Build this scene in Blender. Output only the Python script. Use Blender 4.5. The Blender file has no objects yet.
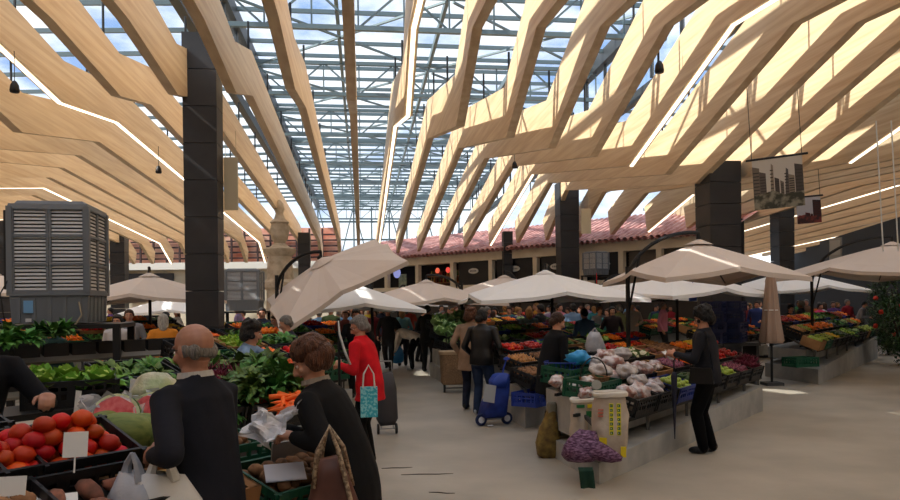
import bpy, bmesh, math, random
import numpy as np
from mathutils import Vector, Matrix, noise
random.seed(7)
COL = bpy.context.scene.collection
PI = math.pi
F = 730.0; H = 1.7; HY = 304.0; ROLL = math.radians(0.7)
def wp(px, py, Y):
    """world point at depth Y seen at photograph position px,py (used to measure where things stand)"""
    dx = px-450.0; dz = HY-py
    c, s = math.cos(ROLL), math.sin(ROLL)
    X = dx*c-dz*s; Z = dx*s+dz*c
    return Vector((X/F*Y, Y, H+Z/F*Y))
def gp(px, py, z=0.0):
    """world point on the level z"""
    dx = px-450.0; dz = HY-py
    c, s = math.cos(ROLL), math.sin(ROLL)
    X = dx*c-dz*s; Z = dx*s+dz*c
    Y = (z-H)*F/Z
    return Vector((X/F*Y, Y, z))
def to_px(p):
    X = p[0]/p[1]*F; Z = (p[2]-H)/p[1]*F
    c, s = math.cos(ROLL), math.sin(ROLL)
    return (450+X*c+Z*s, HY-(-X*s+Z*c))
TH = math.radians(6.87)
CU, SU = math.cos(TH), math.sin(TH)
def uv(u, v, z=0.0): return Vector((u*CU-v*SU, u*SU+v*CU, z))
def vY(u, Y): return (Y-u*SU)/CU
def hexc(r, g, b):
    f = lambda c: (c/255/12.92) if c/255 <= 0.04045 else ((c/255+0.055)/1.055)**2.4
    return (f(r), f(g), f(b), 1.0)

# ---------- materials ----------
MATS = {}
def mat(name, rgb, rough=0.7, rgb2=None, scale=6.0, rnd=0.0, island=False, bump=0.0, bscale=None, metal=0.0,
        emit=0.0, stretch=None, alpha=1.0, spec=None, sss=0.0, contrast=None, hue=0.0, wave=None, objspace=True):
    if name in MATS: return MATS[name]
    m = bpy.data.materials.new(name); m.use_nodes = True
    nt = m.node_tree; N = nt.nodes; L = nt.links
    b = N['Principled BSDF']
    b.inputs['Roughness'].default_value = rough; b.inputs['Metallic'].default_value = metal
    if spec is not None: b.inputs['Specular IOR Level'].default_value = spec
    c1 = hexc(*rgb)
    b.inputs['Base Color'].default_value = c1
    out = None
    if rgb2 is not None or bump:
        tc = N.new('ShaderNodeTexCoord'); mp = N.new('ShaderNodeMapping')
        L.new(tc.outputs['Object'], mp.inputs[0])
        if stretch: mp.inputs['Scale'].default_value = stretch
        nz = N.new('ShaderNodeTexNoise'); nz.inputs['Scale'].default_value = scale; nz.inputs['Detail'].default_value = 4
        L.new(mp.outputs[0], nz.inputs['Vector'])
    if rgb2 is not None:
        rp = N.new('ShaderNodeValToRGB')
        a, z = contrast or (0.35, 0.65)
        rp.color_ramp.elements[0].position = a; rp.color_ramp.elements[1].position = z
        rp.color_ramp.elements[0].color = c1; rp.color_ramp.elements[1].color = hexc(*rgb2)
        if wave:
            wv = N.new('ShaderNodeTexWave'); wv.inputs['Scale'].default_value = wave[0]; wv.inputs['Distortion'].default_value = wave[1]
            wv.bands_direction = wave[2]
            L.new(mp.outputs[0], wv.inputs['Vector']); L.new(wv.outputs['Fac'], rp.inputs[0])
        else:
            L.new(nz.outputs['Fac'], rp.inputs[0])
        out = rp.outputs[0]
    if rnd or hue:
        if island:
            oi = N.new('ShaderNodeNewGeometry'); ro = oi.outputs['Random Per Island']
        else:
            oi = N.new('ShaderNodeObjectInfo'); ro = oi.outputs['Random']
        hs = N.new('ShaderNodeHueSaturation')
        if out: L.new(out, hs.inputs['Color'])
        else: hs.inputs['Color'].default_value = c1
        mr = N.new('ShaderNodeMapRange'); mr.inputs[3].default_value = 1-rnd; mr.inputs[4].default_value = 1+rnd
        L.new(ro, mr.inputs[0]); L.new(mr.outputs[0], hs.inputs['Value'])
        if hue:
            mm = N.new('ShaderNodeMath'); mm.operation = 'MULTIPLY'; mm.inputs[1].default_value = 7.31
            fr = N.new('ShaderNodeMath'); fr.operation = 'FRACT'
            mh = N.new('ShaderNodeMapRange'); mh.inputs[3].default_value = .5-hue; mh.inputs[4].default_value = .5+hue
            L.new(ro, mm.inputs[0]); L.new(mm.outputs[0], fr.inputs[0]); L.new(fr.outputs[0], mh.inputs[0]); L.new(mh.outputs[0], hs.inputs['Hue'])
        out = hs.outputs[0]
    if out: L.new(out, b.inputs['Base Color'])
    if bump:
        nb = N.new('ShaderNodeTexNoise'); nb.inputs['Scale'].default_value = bscale or scale; nb.inputs['Detail'].default_value = 3
        L.new(mp.outputs[0], nb.inputs['Vector'])
        bp = N.new('ShaderNodeBump'); bp.inputs['Strength'].default_value = bump; bp.inputs['Distance'].default_value = 0.02
        L.new(nb.outputs['Fac'], bp.inputs['Height']); L.new(bp.outputs[0], b.inputs['Normal'])
    if emit:
        b.inputs['Emission Color'].default_value = c1; b.inputs['Emission Strength'].default_value = emit
    if sss:
        b.inputs['Subsurface Weight'].default_value = sss; b.inputs['Subsurface Radius'].default_value = (.02, .008, .005)
    if alpha < 1: b.inputs['Alpha'].default_value = alpha
    MATS[name] = m
    return m

def glass_mat(name, tint=(.93, .96, .97), gloss=.12, alpha=None, dcol=None, damt=0.0):
    if name in MATS: return MATS[name]
    m = bpy.data.materials.new(name); m.use_nodes = True
    nt = m.node_tree; N = nt.nodes; L = nt.links
    N.remove(N['Principled BSDF']); o = N['Material Output']
    t = N.new('ShaderNodeBsdfTransparent'); t.inputs[0].default_value = (*tint, 1)
    g = N.new('ShaderNodeBsdfGlossy'); g.inputs['Roughness'].default_value = .08
    mx = N.new('ShaderNodeMixShader'); mx.inputs[0].default_value = gloss
    L.new(t.outputs[0], mx.inputs[1]); L.new(g.outputs[0], mx.inputs[2])
    last = mx.outputs[0]
    if damt:
        d = N.new('ShaderNodeBsdfDiffuse'); d.inputs[0].default_value = dcol
        m2 = N.new('ShaderNodeMixShader'); m2.inputs[0].default_value = damt
        L.new(last, m2.inputs[1]); L.new(d.outputs[0], m2.inputs[2]); last = m2.outputs[0]
    L.new(last, o.inputs[0])
    MATS[name] = m
    return m

# ---------- mesh builder ----------
class MB:
    def __init__(s): s.v = []; s.f = []; s.m = []; s.k = 0
    def add(s, vs, fs, k=None):
        n = len(s.v); s.v += [tuple(p) for p in vs]; s.f += [tuple(i+n for i in f) for f in fs]
        s.m += [s.k if k is None else k]*len(fs); return s
    def box(s, c, size, R=None, top=1.0, k=None):
        hx, hy, hz = size[0]/2, size[1]/2, size[2]/2
        vs = []
        for z in (-hz, hz):
            t = top if z > 0 else 1.0
            for x, y in ((-hx, -hy), (hx, -hy), (hx, hy), (-hx, hy)):
                p = Vector((x*t, y*t, z))
                if R is not None: p = R @ p
                vs.append(p+Vector(c))
        return s.add(vs, [(3, 2, 1, 0), (4, 5, 6, 7), (0, 1, 5, 4), (1, 2, 6, 5), (2, 3, 7, 6), (3, 0, 4, 7)], k)
    def bar(s, a, b, w, h=None, up=(0, 0, 1), k=None):
        a = Vector(a); b = Vector(b); d = b-a; l = d.length
        if l < 1e-6: return s
        y = d/l; x = y.cross(Vector(up))
        if x.length < 1e-4: x = y.cross(Vector((1, 0, 0)))
        x.normalize(); z = x.cross(y)
        R = Matrix((x, y, z)).transposed()
        return s.box((a+b)/2, (w, l, h or w), R, k=k)
    def tube(s, pts, r, n=8, cap=True, flat=None, k=None, twist=0):
        pts = [Vector(p) for p in pts]
        rs = r if isinstance(r, (list, tuple)) else [r]*len(pts)
        vs = []; prevx = None
        for i, p in enumerate(pts):
            d = (pts[min(i+1, len(pts)-1)]-pts[max(i-1, 0)])
            d.normalize()
            if prevx is None:
                x = d.cross(Vector((0, 0, 1)))
                if x.length < 1e-3: x = d.cross(Vector((0, 1, 0)))
            else: x = prevx-d*prevx.dot(d)
            x.normalize(); prevx = x; y = d.cross(x)
            for j in range(n):
                a = 2*PI*j/n+twist
                rr = rs[i]
                ax, ay = (rr, rr) if flat is None else (rr, rr*flat)
                if isinstance(rr, tuple): ax, ay = rr
                vs.append(p+x*math.cos(a)*ax+y*math.sin(a)*ay)
        fs = [(i*n+j, i*n+(j+1) % n, (i+1)*n+(j+1) % n, (i+1)*n+j) for i in range(len(pts)-1) for j in range(n)]
        if cap:
            fs.append(tuple(range(n-1, -1, -1))); b = (len(pts)-1)*n; fs.append(tuple(range(b, b+n)))
        return s.add(vs, fs, k)
    def sph(s, c, r, n=10, m=7, R=None, nz=0.0, seed=0, k=None, fn=None):
        if not isinstance(r, (tuple, list)): r = (r, r, r)
        vs = []; 
        def put(th, ph):
            d = Vector((math.sin(th)*math.cos(ph), math.sin(th)*math.sin(ph), math.cos(th)))
            q = 1.0
            if nz: q += nz*noise.noise(d*1.7+Vector((seed*3.1, seed, 0)))
            if fn: q *= fn(d)
            p = Vector((d.x*r[0]*q, d.y*r[1]*q, d.z*r[2]*q))
            if R is not None: p = R @ p
            vs.append(p+Vector(c))
        put(0, 0)
        for i in range(1, m):
            for j in range(n): put(PI*i/m, 2*PI*j/n)
        put(PI, 0)
        fs = [(0, 1+j, 1+(j+1) % n) for j in range(n)]
        for i in range(m-2):
            for j in range(n):
                a = 1+i*n+j; b = 1+i*n+(j+1) % n
                fs.append((a, a+n, b+n, b))
        l = len(vs)-1; o = 1+(m-2)*n
        fs += [(o+j, l, o+(j+1) % n) for j in range(n)]
        return s.add(vs, fs, k)
    def lathe(s, prof, n=12, c=(0, 0, 0), cap=True, k=None):
        vs = [(c[0]+r*math.cos(2*PI*j/n), c[1]+r*math.sin(2*PI*j/n), c[2]+z) for r, z in prof for j in range(n)]
        m = len(prof)
        fs = [(i*n+j, i*n+(j+1) % n, (i+1)*n+(j+1) % n, (i+1)*n+j) for i in range(m-1) for j in range(n)]
        if cap: fs.append(tuple(range(n-1, -1, -1))); fs.append(tuple(range((m-1)*n, m*n)))
        return s.add(vs, fs, k)
    def prism(s, poly, z0, z1, M=None, k=None):
        n = len(poly)
        vs = [Vector((p[0], p[1], z)) for z in (z0, z1) for p in poly]
        if M is not None: vs = [M @ p for p in vs]
        fs = [tuple(range(n-1, -1, -1)), tuple(range(n, 2*n))]+[(i, (i+1) % n, n+(i+1) % n, n+i) for i in range(n)]
        return s.add(vs, fs, k)
    def grid(s, fn, nu, nv, k=None, closed=False):
        vs = [fn(i/nu, j/nv) for i in range(nu+1) for j in range(nv+1)]
        w = nv+1
        return s.add(vs, [(i*w+j, (i+1)*w+j, (i+1)*w+j+1, i*w+j+1) for i in range(nu) for j in range(nv)], k)
    def xf(s, M, a=0):
        s.v[a:] = [tuple(M @ Vector(p)) for p in s.v[a:]]; return s
    def mesh(s, name, mats, smooth=False, fix=True):
        me = bpy.data.meshes.new(name); me.from_pydata(s.v, [], s.f)
        for m in (mats if isinstance(mats, (list, tuple)) else [mats]): me.materials.append(m)
        if any(s.m): me.polygons.foreach_set('material_index', s.m)
        if fix:
            bm = bmesh.new(); bm.from_mesh(me); bmesh.ops.recalc_face_normals(bm, faces=bm.faces); bm.to_mesh(me); bm.free()
        if smooth:
            me.polygons.foreach_set('use_smooth', [True]*len(me.polygons))
            if smooth == 'auto':
                try: me.set_sharp_from_angle(angle=math.radians(40))
                except Exception: pass
        me.update(); return me
    def build(s, name, mats, parent=None, smooth=False, fix=True, loc=None, center=None):
        """center='base': move the origin of a top-level thing to the middle of its base"""
        off = None
        if center:
            a = np.array(s.v); lo, hi = a.min(0), a.max(0)
            off = Vector(((lo[0]+hi[0])/2, (lo[1]+hi[1])/2, lo[2]))
            s.v = [tuple(r) for r in (a-np.array(off))]
        me = s.mesh(name, mats, smooth, fix)
        o = bpy.data.objects.new(name, me); COL.objects.link(o)
        if parent is not None: o.parent = parent
        if off is not None: o.location = off
        if loc is not None: o.location = loc
        return o

def tag(o, label=None, cat=None, group=None, kind=None):
    if label: o['label'] = label
    if cat: o['category'] = cat
    if group: o['group'] = group
    if kind: o['kind'] = kind
    return o
def struct(o): o['kind'] = 'structure'; return o
def thing(name, label, cat, loc=(0, 0, 0), rz=0.0, group=None):
    o = bpy.data.objects.new(name, None); COL.objects.link(o); o.empty_display_size = .1
    o.location = loc; o.rotation_euler = (0, 0, rz)
    return tag(o, label, cat, group)
def part(name, me, parent, M=None, label=None):
    o = bpy.data.objects.new(name, me); COL.objects.link(o); o.parent = parent
    if M is not None: o.matrix_local = M
    if label: o['label'] = label
    return o
def children_of(o): return [c for c in ALLCH.get(o.name, [])]
def dup(root, loc=None, rz=None, label=None, group=None, scale=None):
    r = root.copy(); COL.objects.link(r)
    if loc is not None: r.location = loc
    if rz is not None: r.rotation_euler = (0, 0, rz)
    if scale is not None: r.scale = (scale,)*3 if not isinstance(scale, tuple) else scale
    if label: r['label'] = label
    if group: r['group'] = group
    for ch in list(root.children):
        c = ch.copy(); COL.objects.link(c); c.parent = r
        for g in list(ch.children):
            d = g.copy(); COL.objects.link(d); d.parent = c
    return r
def set_mat(o, m, slot=0):
    o.material_slots[slot].link = 'OBJECT'; o.material_slots[slot].material = m
def RZ(a): return Matrix.Rotation(a, 3, 'Z')
ORD = ['first', 'second', 'third', 'fourth', 'fifth', 'sixth', 'seventh', 'eighth', 'ninth', 'tenth', 'eleventh', 'twelfth',
       'thirteenth', 'fourteenth', 'fifteenth', 'sixteenth', 'seventeenth', 'eighteenth', 'nineteenth', 'twentieth',
       'twenty-first', 'twenty-second', 'twenty-third', 'twenty-fourth', 'twenty-fifth', 'twenty-sixth', 'twenty-seventh', 'twenty-eighth', 'twenty-ninth', 'thirtieth',
       'thirty-first','thirty-second','thirty-third','thirty-fourth','thirty-fifth','thirty-sixth','thirty-seventh','thirty-eighth','thirty-ninth','fortieth']
# ================= camera, sky, sun =================
cam = bpy.data.cameras.new('camera'); co = bpy.data.objects.new('camera', cam); COL.objects.link(co)
co.location = (0, 0, H); co.rotation_mode = 'XYZ'
co.matrix_world = Matrix.Translation((0, 0, H)) @ Matrix.Rotation(PI/2, 4, 'X') @ Matrix.Rotation(-ROLL, 4, 'Z')
cam.sensor_width = 36; cam.lens = F/900*36; cam.shift_y = (HY-250)/900; cam.clip_end = 500; cam.clip_start = .05
bpy.context.scene.camera = co
sc = bpy.context.scene
sc.view_settings.view_transform = 'Standard'; sc.view_settings.look = 'None'
sc.view_settings.exposure = 0.42; sc.view_settings.gamma = 0.94
sc.cycles.max_bounces = 8; sc.cycles.transparent_max_bounces = 16; sc.cycles.diffuse_bounces = 5
sc.cycles.use_denoising = True
sc.cycles.sample_clamp_indirect = 4
w = bpy.data.worlds.new('sky'); sc.world = w; w.use_nodes = True
N = w.node_tree.nodes; L = w.node_tree.links; bg = N['Background']
tc = N.new('ShaderNodeTexCoord'); mp = N.new('ShaderNodeMapping'); mp.inputs['Scale'].default_value = (1.2, 1.2, 3.2)
L.new(tc.outputs['Generated'], mp.inputs[0])
nz = N.new('ShaderNodeTexNoise'); nz.inputs['Scale'].default_value = 3.0; nz.inputs['Detail'].default_value = 8; nz.inputs['Roughness'].default_value = .6
L.new(mp.outputs[0], nz.inputs['Vector'])
rp = N.new('ShaderNodeValToRGB'); e = rp.color_ramp.elements
e[0].position = .40; e[0].color = (.16, .25, .42, 1); e[1].position = .55; e[1].color = (.56, .58, .61, 1)
L.new(nz.outputs['Fac'], rp.inputs[0]); L.new(rp.outputs[0], bg.inputs[0]); bg.inputs[1].default_value = SKY = 2.0
sl = bpy.data.lights.new('sun', 'SUN'); sl.energy = 6.3; sl.angle = .01; sl.color = (1.0, .96, .89)
so = bpy.data.objects.new('sun', sl); COL.objects.link(so)
el = math.radians(39.3)
sd = uv(1, .18); sd.normalize(); sd = Vector((sd.x*math.cos(el), sd.y*math.cos(el), -math.sin(el)))
so.rotation_euler = sd.to_track_quat('-Z', 'Y').to_euler(); so.location = (-20, 0, 30)

# ================= materials =================
M_wood = mat('fin_wood', (212, 180, 140), .5, (230, 204, 166), scale=2.2, stretch=(3, .25, 7))
M_floor = mat('floor_concrete', (158, 149, 134), .5, (178, 168, 152), scale=.9, bump=.08, bscale=14)
M_col = mat('column_dark', (45, 44, 46), .5, (56, 54, 55), scale=2)
M_steel = mat('roof_steel', (112, 128, 132), .45, metal=.2)
M_steel_d = mat('roof_steel_dark', (58, 62, 64), .5)
M_black = mat('black_metal', (22, 22, 23), .5)
M_led = mat('led_strip', (255, 246, 226), .5, emit=1.6)
M_glass = glass_mat('roof_glass', (.90, .94, .97), .06, dcol=(.8, .85, .9, 1), damt=.08)
M_conc = mat('plinth_concrete', (156, 157, 156), .7, (180, 180, 177), scale=3, bump=.1, bscale=30)
M_dark = mat('dark_wall', (34, 34, 38), .8)
M_cream = mat('cream_wall', (214, 202, 178), .8, (226, 214, 192), scale=1.5)
M_tile = mat('roof_tile', (150, 82, 84), .8, (196, 130, 128), scale=3, stretch=(1, 1, 1))
M_blkpanel = mat('black_panel', (16, 16, 19), .4)
M_stone = mat('stone', (180, 164, 142), .85, (206, 192, 170), scale=5, bump=.2, bscale=20)

# ================= floor =================
b = MB(); b.grid(lambda i, j: (-45+100*i, -12+92*j, 0), 10, 10)
struct(b.build('floor', M_floor))
# thin dark marks on the floor
for i, (px, py, l, a) in enumerate(((393, 467, .16, .1), (423, 474, .26, .05), (437, 493, .12, -.2))):
    p = gp(px, py); b = MB()
    pts = [(-l, .006, 0), (-l*.3, .014, 0), (l*.4, -.004, 0), (l, .008, 0)]
    b.tube([Vector(q)+Vector((0, 0, .004)) for q in pts], [.004, .008, .007, .003], 6, flat=.5)
    o = b.build('straw', mat('straw_dark', (60, 52, 44), .9)); o.location = p; o.rotation_euler.z = a
    tag(o, ['thin dark straw on the aisle floor nearest the dark trousers', 'longest thin dark straw lying on the aisle floor',
            'thin dark straw on the aisle floor at the bottom of the photo'][i], 'straw')

# ================= timber fins =================
kn = np.array
R_k = kn([1, 2, 3, 4, 5, 6, 7, 8, 11, 14, 20, 30.])
R_Yv = kn([13.1, 13.6, 14., 14.8, 15.3, 15.9, 16.4, 17.1, 16.3, 15.6, 14.5, 13])
R_hv = kn([3.39, 3.31, 3.18, 3.13, 3.05, 2.96, 2.85, 2.75, 3.05, 3.2, 3.2, 3.2])
R_Yp = kn([17.9, 19.4, 20.9, 22.4, 23.5, 25, 26.5, 28, 24, 22, 21, 20])
R_hp = kn([4.37, 4.4, 4.45, 4.45, 4.4, 4.4, 4.35, 4.3, 3.5, 3.4, 3.3, 3.2])
L_k = kn([-26, -12, -10, -9, -8, -7, -6, -5, -4, -2, -1.])
L_Yv = kn([46, 23, 19.8, 18.2, 16, 14.4, 13.2, 12.6, 12.5, 12.3, 12.1])
L_hv = kn([3.4, 3.35, 3.3, 3.28, 3.26, 3.17, 3.2, 3.56, 3.63, 3.6, 3.6])
L_Yp = kn([49, 26.5, 23.5, 21.5, 20, 18.6, 17.1, 15.5, 14.3, 14.2, 14.6])
L_hp = kn([3.8, 3.9, 3.9, 3.87, 3.86, 3.9, 3.9, 3.95, 3.98, 4.1, 3.96])
FAC = lambda u: (36.1-(CU*u)-1.03*SU*u)/(1.03*CU-SU)       # v where a fin meets the shop front
def fin_knots(k):
    u = k-.14
    if k >= 1:
        Yv, hv, Yp, hp = (np.interp(k, R_k, a) for a in (R_Yv, R_hv, R_Yp, R_hp))
        if k <= 12:
            Ye = uv(u, FAC(u)).y+.1
            if Ye < Yp+1: Yp = Ye-1.5
            return u, [(-5, 4.0), (9.5, 4.2), (11.5, 4.35), (Yv, hv), (Yp, hp), (Ye, 2.66)]
        return u, [(-5, 4.0), (9.0, 4.2), (11.5, 4.35), (Yv, hv), (Yp, hp), (38, 2.5), (40, 2.4)]
    if k == 0: return u, [(-5, 4.0), (10, 4.0), (12.5, 3.5), (16, 4.2), (39.5, 3.1)]
    Yv, hv, Yp, hp = (np.interp(k, L_k, a) for a in (L_Yv, L_hv, L_Yp, L_hp))
    if k > -8 or Yv < 34:
        return u, [(-5, 4.0), (9.8, 3.87)]+([(Yv, hv), (Yp, hp)] if Yp < 36 else [])+[(37.0, 3.25), (39.2, 2.35)]
    return u, [(-5, 4.0), (9.8, 3.87), (26, 3.4), (37.0, 3.25), (39.2, 2.35)]
LEDS = (-15, -10, -5, 1, 6, 11, 16, 21)
rod = MB(); rod.tube([(0, 0, -.25), (0, 0, .62)], .022, 6); rod.box((0, 0, -.2), (.09, .06, .12)); rod_me = rod.mesh('hanger_rod', M_black)
for k in range(-22, 27):
    u, kt = fin_knots(k)
    vs = [(vY(u, Y), h+H) for Y, h in kt]
    D = 1.0 if k > 0 else (.85 if k > -4 else .72); T = .16
    b = MB(); n = len(vs)
    # side outline: bottom polyline and a top polyline offset along the bisector
    bot = vs; top = []
    for i, (v, z) in enumerate(vs):
        a = vs[max(i-1, 0)]; c = vs[min(i+1, n-1)]
        sl_ = 0
        for q, r in (((a, vs[i])), ((vs[i], c))):
            if r[0] != q[0]: sl_ += math.atan2(r[1]-q[1], r[0]-q[0])
        if 0 < i < n-1: sl_ /= 2
        top.append((v-math.sin(sl_)*D, z+math.cos(sl_)*D))
    P = []
    for s in (-T/2, T/2):
        P += [uv(u+s, v, z) for v, z in bot]+[uv(u+s, v, z) for v, z in top]
    fs = []
    for i in range(n-1):
        fs += [(i, i+1, n+i+1, n+i), (2*n+i, 3*n+i, 3*n+i+1, 2*n+i+1), (i, 2*n+i, 2*n+i+1, i+1), (n+i, n+i+1, 3*n+i+1, 3*n+i)]
    fs += [(0, n, 3*n, 2*n), (n-1, 3*n-1, 4*n-1, 2*n-1)]
    b.add(P, fs)
    # origin at the start of the fin, turned so its length runs along local Y
    base = uv(u, vs[0][0], vs[0][1])
    Mi = Matrix.Translation(base) @ Matrix.Rotation(TH, 4, 'Z'); b.xf(Mi.inverted())
    fo = b.build('timber_fin', M_wood); fo.matrix_world = Mi
    if k == 0: lb = 'zigzag timber roof fin seen edge-on, directly overhead at the middle of the aisle'
    else:
        lb = ('lit ' if k in LEDS else '')+'zigzag timber roof fin, %s to the %s of the edge-on middle fin' % (ORD[abs(k)-1], 'right' if k > 0 else 'left')
    tag(fo, lb, 'roof beam', 'zigzag timber roof fins')
    if k in LEDS:
        loc = [Mi.inverted() @ uv(u, v, z) for v, z in vs]
        for ii, (p, q) in enumerate(zip(loc[:-1], loc[1:])):
            if k > 1 and ii == 3: continue
            lb_ = MB(); lb_.bar(p-Vector((0, 0, .012)), q-Vector((0, 0, .012)), .07, .02)
            lb_.build('light_strip', M_led, fo)
    if -7 <= k <= 9:
        for v in np.arange(8, 30, 2.9):
            v = v+(k % 3)*.8
            if v > vs[-1][0]-1: continue
            zz = np.interp(v, [a for a, _ in top], [c for _, c in top])
            part('hanger_rod', rod_me, fo, Mi.inverted() @ Matrix.Translation(uv(u, v, zz)))

# ================= glazed roof =================
HC = H+8.5; HL = H+6.3; UL, UR = -3.57, 8.3; VE = 62
b = MB()
q = lambda a, c, d, e: b.add([a, c, d, e], [(0, 1, 2, 3)])
q(uv(UL, -6, HC), uv(UR, -6, HC), uv(UR, VE, HC), uv(UL, VE, HC))
q(uv(UL, -6, HL), uv(UL, VE, HL), uv(-26, VE, HL-.8), uv(-26, -6, HL-.8))
q(uv(UR, -6, HL), uv(UR, VE, HL), uv(34, VE, HL-.8), uv(34, -6, HL-.8))
q(uv(UL, -6, HL), uv(UL, VE, HL), uv(UL, VE, HC), uv(UL, -6, HC))
q(uv(UR, -6, HL), uv(UR, VE, HL), uv(UR, VE, HC), uv(UR, -6, HC))
struct(b.build('ceiling', M_glass, fix=False))
# purlins across the middle roof, one thing each
def beam(name, a, c, w, h, m, label, cat, grp):
    a = Vector(a); c = Vector(c); mid = (a+c)/2
    b = MB(); b.bar(a-mid, c-mid, w, h); o = b.build(name, m); o.location = mid
    return tag(o, label, cat, grp)
cnt = 0
for v in np.arange(17.5, VE, 1.25):
    p = beam('roof_purlin', uv(UL, v, HC-.06), uv(UR, v, HC-.06), .07, .12, M_steel, 'thin grey steel purlin across the high glass roof, %s row back' % ORD[cnt], 'steel bar', 'cross purlins of the high glass roof')
    cnt += 1
cnt = 0
for v in np.arange(11, 45, 1.5):
    beam('roof_purlin', uv(UL, v, HL-.06), uv(-22, v, HL-.75), .06, .1, M_steel, 'thin grey steel purlin across the lower left glass roof, %s row back' % ORD[cnt], 'steel bar', 'cross purlins of the lower left glass roof')
    cnt += 1
cnt = 0
for v in np.arange(11, 38, 1.5):
    beam('roof_purlin', uv(UR, v, HL-.06), uv(24, v, HL-.75), .06, .1, M_steel, 'thin grey steel purlin across the lower right glass roof, %s row back' % ORD[cnt], 'steel bar', 'cross purlins of the lower right glass roof')
    cnt += 1
for i, u in enumerate((-.6, 2.4, 5.4)):
    beam('roof_rafter', uv(u, 4, HC-.22), uv(u, VE, HC-.22), .1, .2, M_steel, 'long grey steel rafter running down the high glass roof, %s' % ('nearest the left edge', 'along its middle', 'nearest the right edge')[i], 'steel beam', 'long rafters')
for i, u in enumerate((-8, -12.5, 13, 18)):
    beam('roof_rafter', uv(u, 4, HL-.4), uv(u, 45, HL-.4), .09, .16, M_steel, 'long grey steel rafter under the lower %s glass roof, %s the high roof' % (('left', 'left', 'right', 'right')[i], ('nearer', 'farther from', 'nearer', 'farther from')[i]), 'steel beam', 'long rafters of the lower roofs')
# lattice trusses across the middle roof
for i, v in enumerate(range(13, 62, 6)):
    hb, ht = HC-1.35, HC-.3
    t = thing('roof_truss', 'grey steel lattice truss crossing under the high glass roof, %s from the front' % ORD[i], 'roof truss', uv(UL, v, hb), TH, 'lattice trusses')
    W_ = UR-UL; dz = ht-hb
    for nm, z in (('bottom_chord', 0), ('top_chord', dz)):
        b = MB(); b.bar((0, 0, z), (W_, 0, z), .12, .12); b.build(nm, M_steel, t)
    b = MB(); nn = 10
    for j in range(nn):
        x0, x1 = W_*j/nn, W_*(j+1)/nn
        b.bar((x0, 0, 0 if j % 2 else dz), (x1, 0, dz if j % 2 else 0), .05); b.bar((x1, 0, 0), (x1, 0, dz), .045)
    b.build('web_bars', M_steel, t)
# crossed wind braces
for i, v in enumerate(range(13, 60, 6)):
    for j, (ua, ub) in enumerate(((-3.4, 2.3), (2.5, 8.1))):
        b = MB(); b.bar(uv(ua, v+.2, HC-.5), uv(ub, v+5.8, HC-.5), .06); b.bar(uv(ub, v+.2, HC-.5), uv(ua, v+5.8, HC-.5), .06)
        tag(b.build('cross_brace', M_steel, center='base'), 'crossed thin steel brace in the %s bay of the high roof, %s half' % (ORD[i], ('left', 'right')[j]), 'steel brace', 'cross braces')
# edge gutters + clerestory posts
for s_, u in (('left', UL), ('right', UR)):
    beam('edge_beam', uv(u, 2, HC-.2), uv(u, VE, HC-.2), .3, .45, M_steel_d, 'dark upper edge beam along the %s side of the high glass roof' % s_, 'steel beam', None)
    beam('gutter_beam', uv(u, 9 if u < 0 else 12, HL-.15), uv(u, VE, HL-.15), .2, .3, M_steel_d, 'dark gutter beam at the foot of the %s clerestory' % s_, 'steel beam', None)
    for i, v in enumerate(np.arange(12, 56, 2.0)):
        beam('clerestory_post', uv(u, v, HL+.1), uv(u, v, HC-.4), .1, .1, M_steel_d, 'dark slim post of the %s clerestory glazing, %s from the front' % (s_, ORD[i]), 'post', 'clerestory posts')
beam('tie_beam', uv(-2.64, 12.5, H+5.15), uv(-2.64, 40, H+5.0), .16, .26, M_steel_d, 'dark steel beam running back from the top of the nearest left column', 'steel beam', None)
# far gable: glazed screen with lattice
b = MB(); b.add([uv(UL, VE, H+2.5), uv(UR, VE, H+2.5), uv(UR, VE, HC), uv(UL, VE, HC)], [(0, 1, 2, 3)]); o = struct(b.build('window_1', M_glass, fix=False))
t = thing('gable_frame', 'far grey steel lattice frame closing the end of the high glass roof', 'steel frame', uv(UL, VE-.2, H+2.5), TH)
b = MB(); W_ = UR-UL
for z in (0, 1.5, 3.0, 4.5, 5.8): b.bar((0, 0, z), (W_, 0, z), .14)
b.build('rail', M_steel, t)
b = MB()
for j in range(9): b.bar((W_*j/8, 0, 0), (W_*j/8, 0, 5.8), .12)
b.build('mullion', M_steel, t)
b = MB()
for j in range(8): b.bar((W_*j/8, -.1, 0 if j % 2 else 5.8), (W_*(j+1)/8, -.1, 5.8 if j % 2 else 0), .09)
b.build('diagonal_brace', M_steel, t)

# ================= columns =================
COLS = []
def column(px, Y, wtop, wbot, ztop, label, u=None):
    x = (px-450)/F*Y; COLS.append((x, Y))
    t = MB(); n = 10
    for i in range(n):     # stacked cladding bands with fine joints
        z0 = ztop*i/n; z1 = ztop*(i+1)/n-.012
        f = lambda z: wbot+(wtop-wbot)*z/ztop
        a0, a1 = f(z0)/2, f(z1)/2
        R = RZ(TH)
        vs = [R @ Vector((sx*a, sy*a, z)) for z, a in ((z0, a0), (z1, a1)) for sx, sy in ((-1, -1), (1, -1), (1, 1), (-1, 1))]
        t.add(vs, [(3, 2, 1, 0), (4, 5, 6, 7), (0, 1, 5, 4), (1, 2, 6, 5), (2, 3, 7, 6), (3, 0, 4, 7)])
    o = t.build('column', M_col); o.location = (x, Y, 0)
    return tag(o, label, 'column', 'dark square columns')
column(205.5, 13.4, .60, .56, H+4.95, 'large dark square column behind the balding man')
column(719, 17.0, .76, .70, H+3.2, 'large dark square column behind the woman with the shoulder bag')
column(568, 29.0, .78, .68, H+4.75, 'dark square column behind the big white umbrella')
column(508, 32.5, .42, .36, H+3.2, 'slim dark column in front of the black shop panels')
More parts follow.
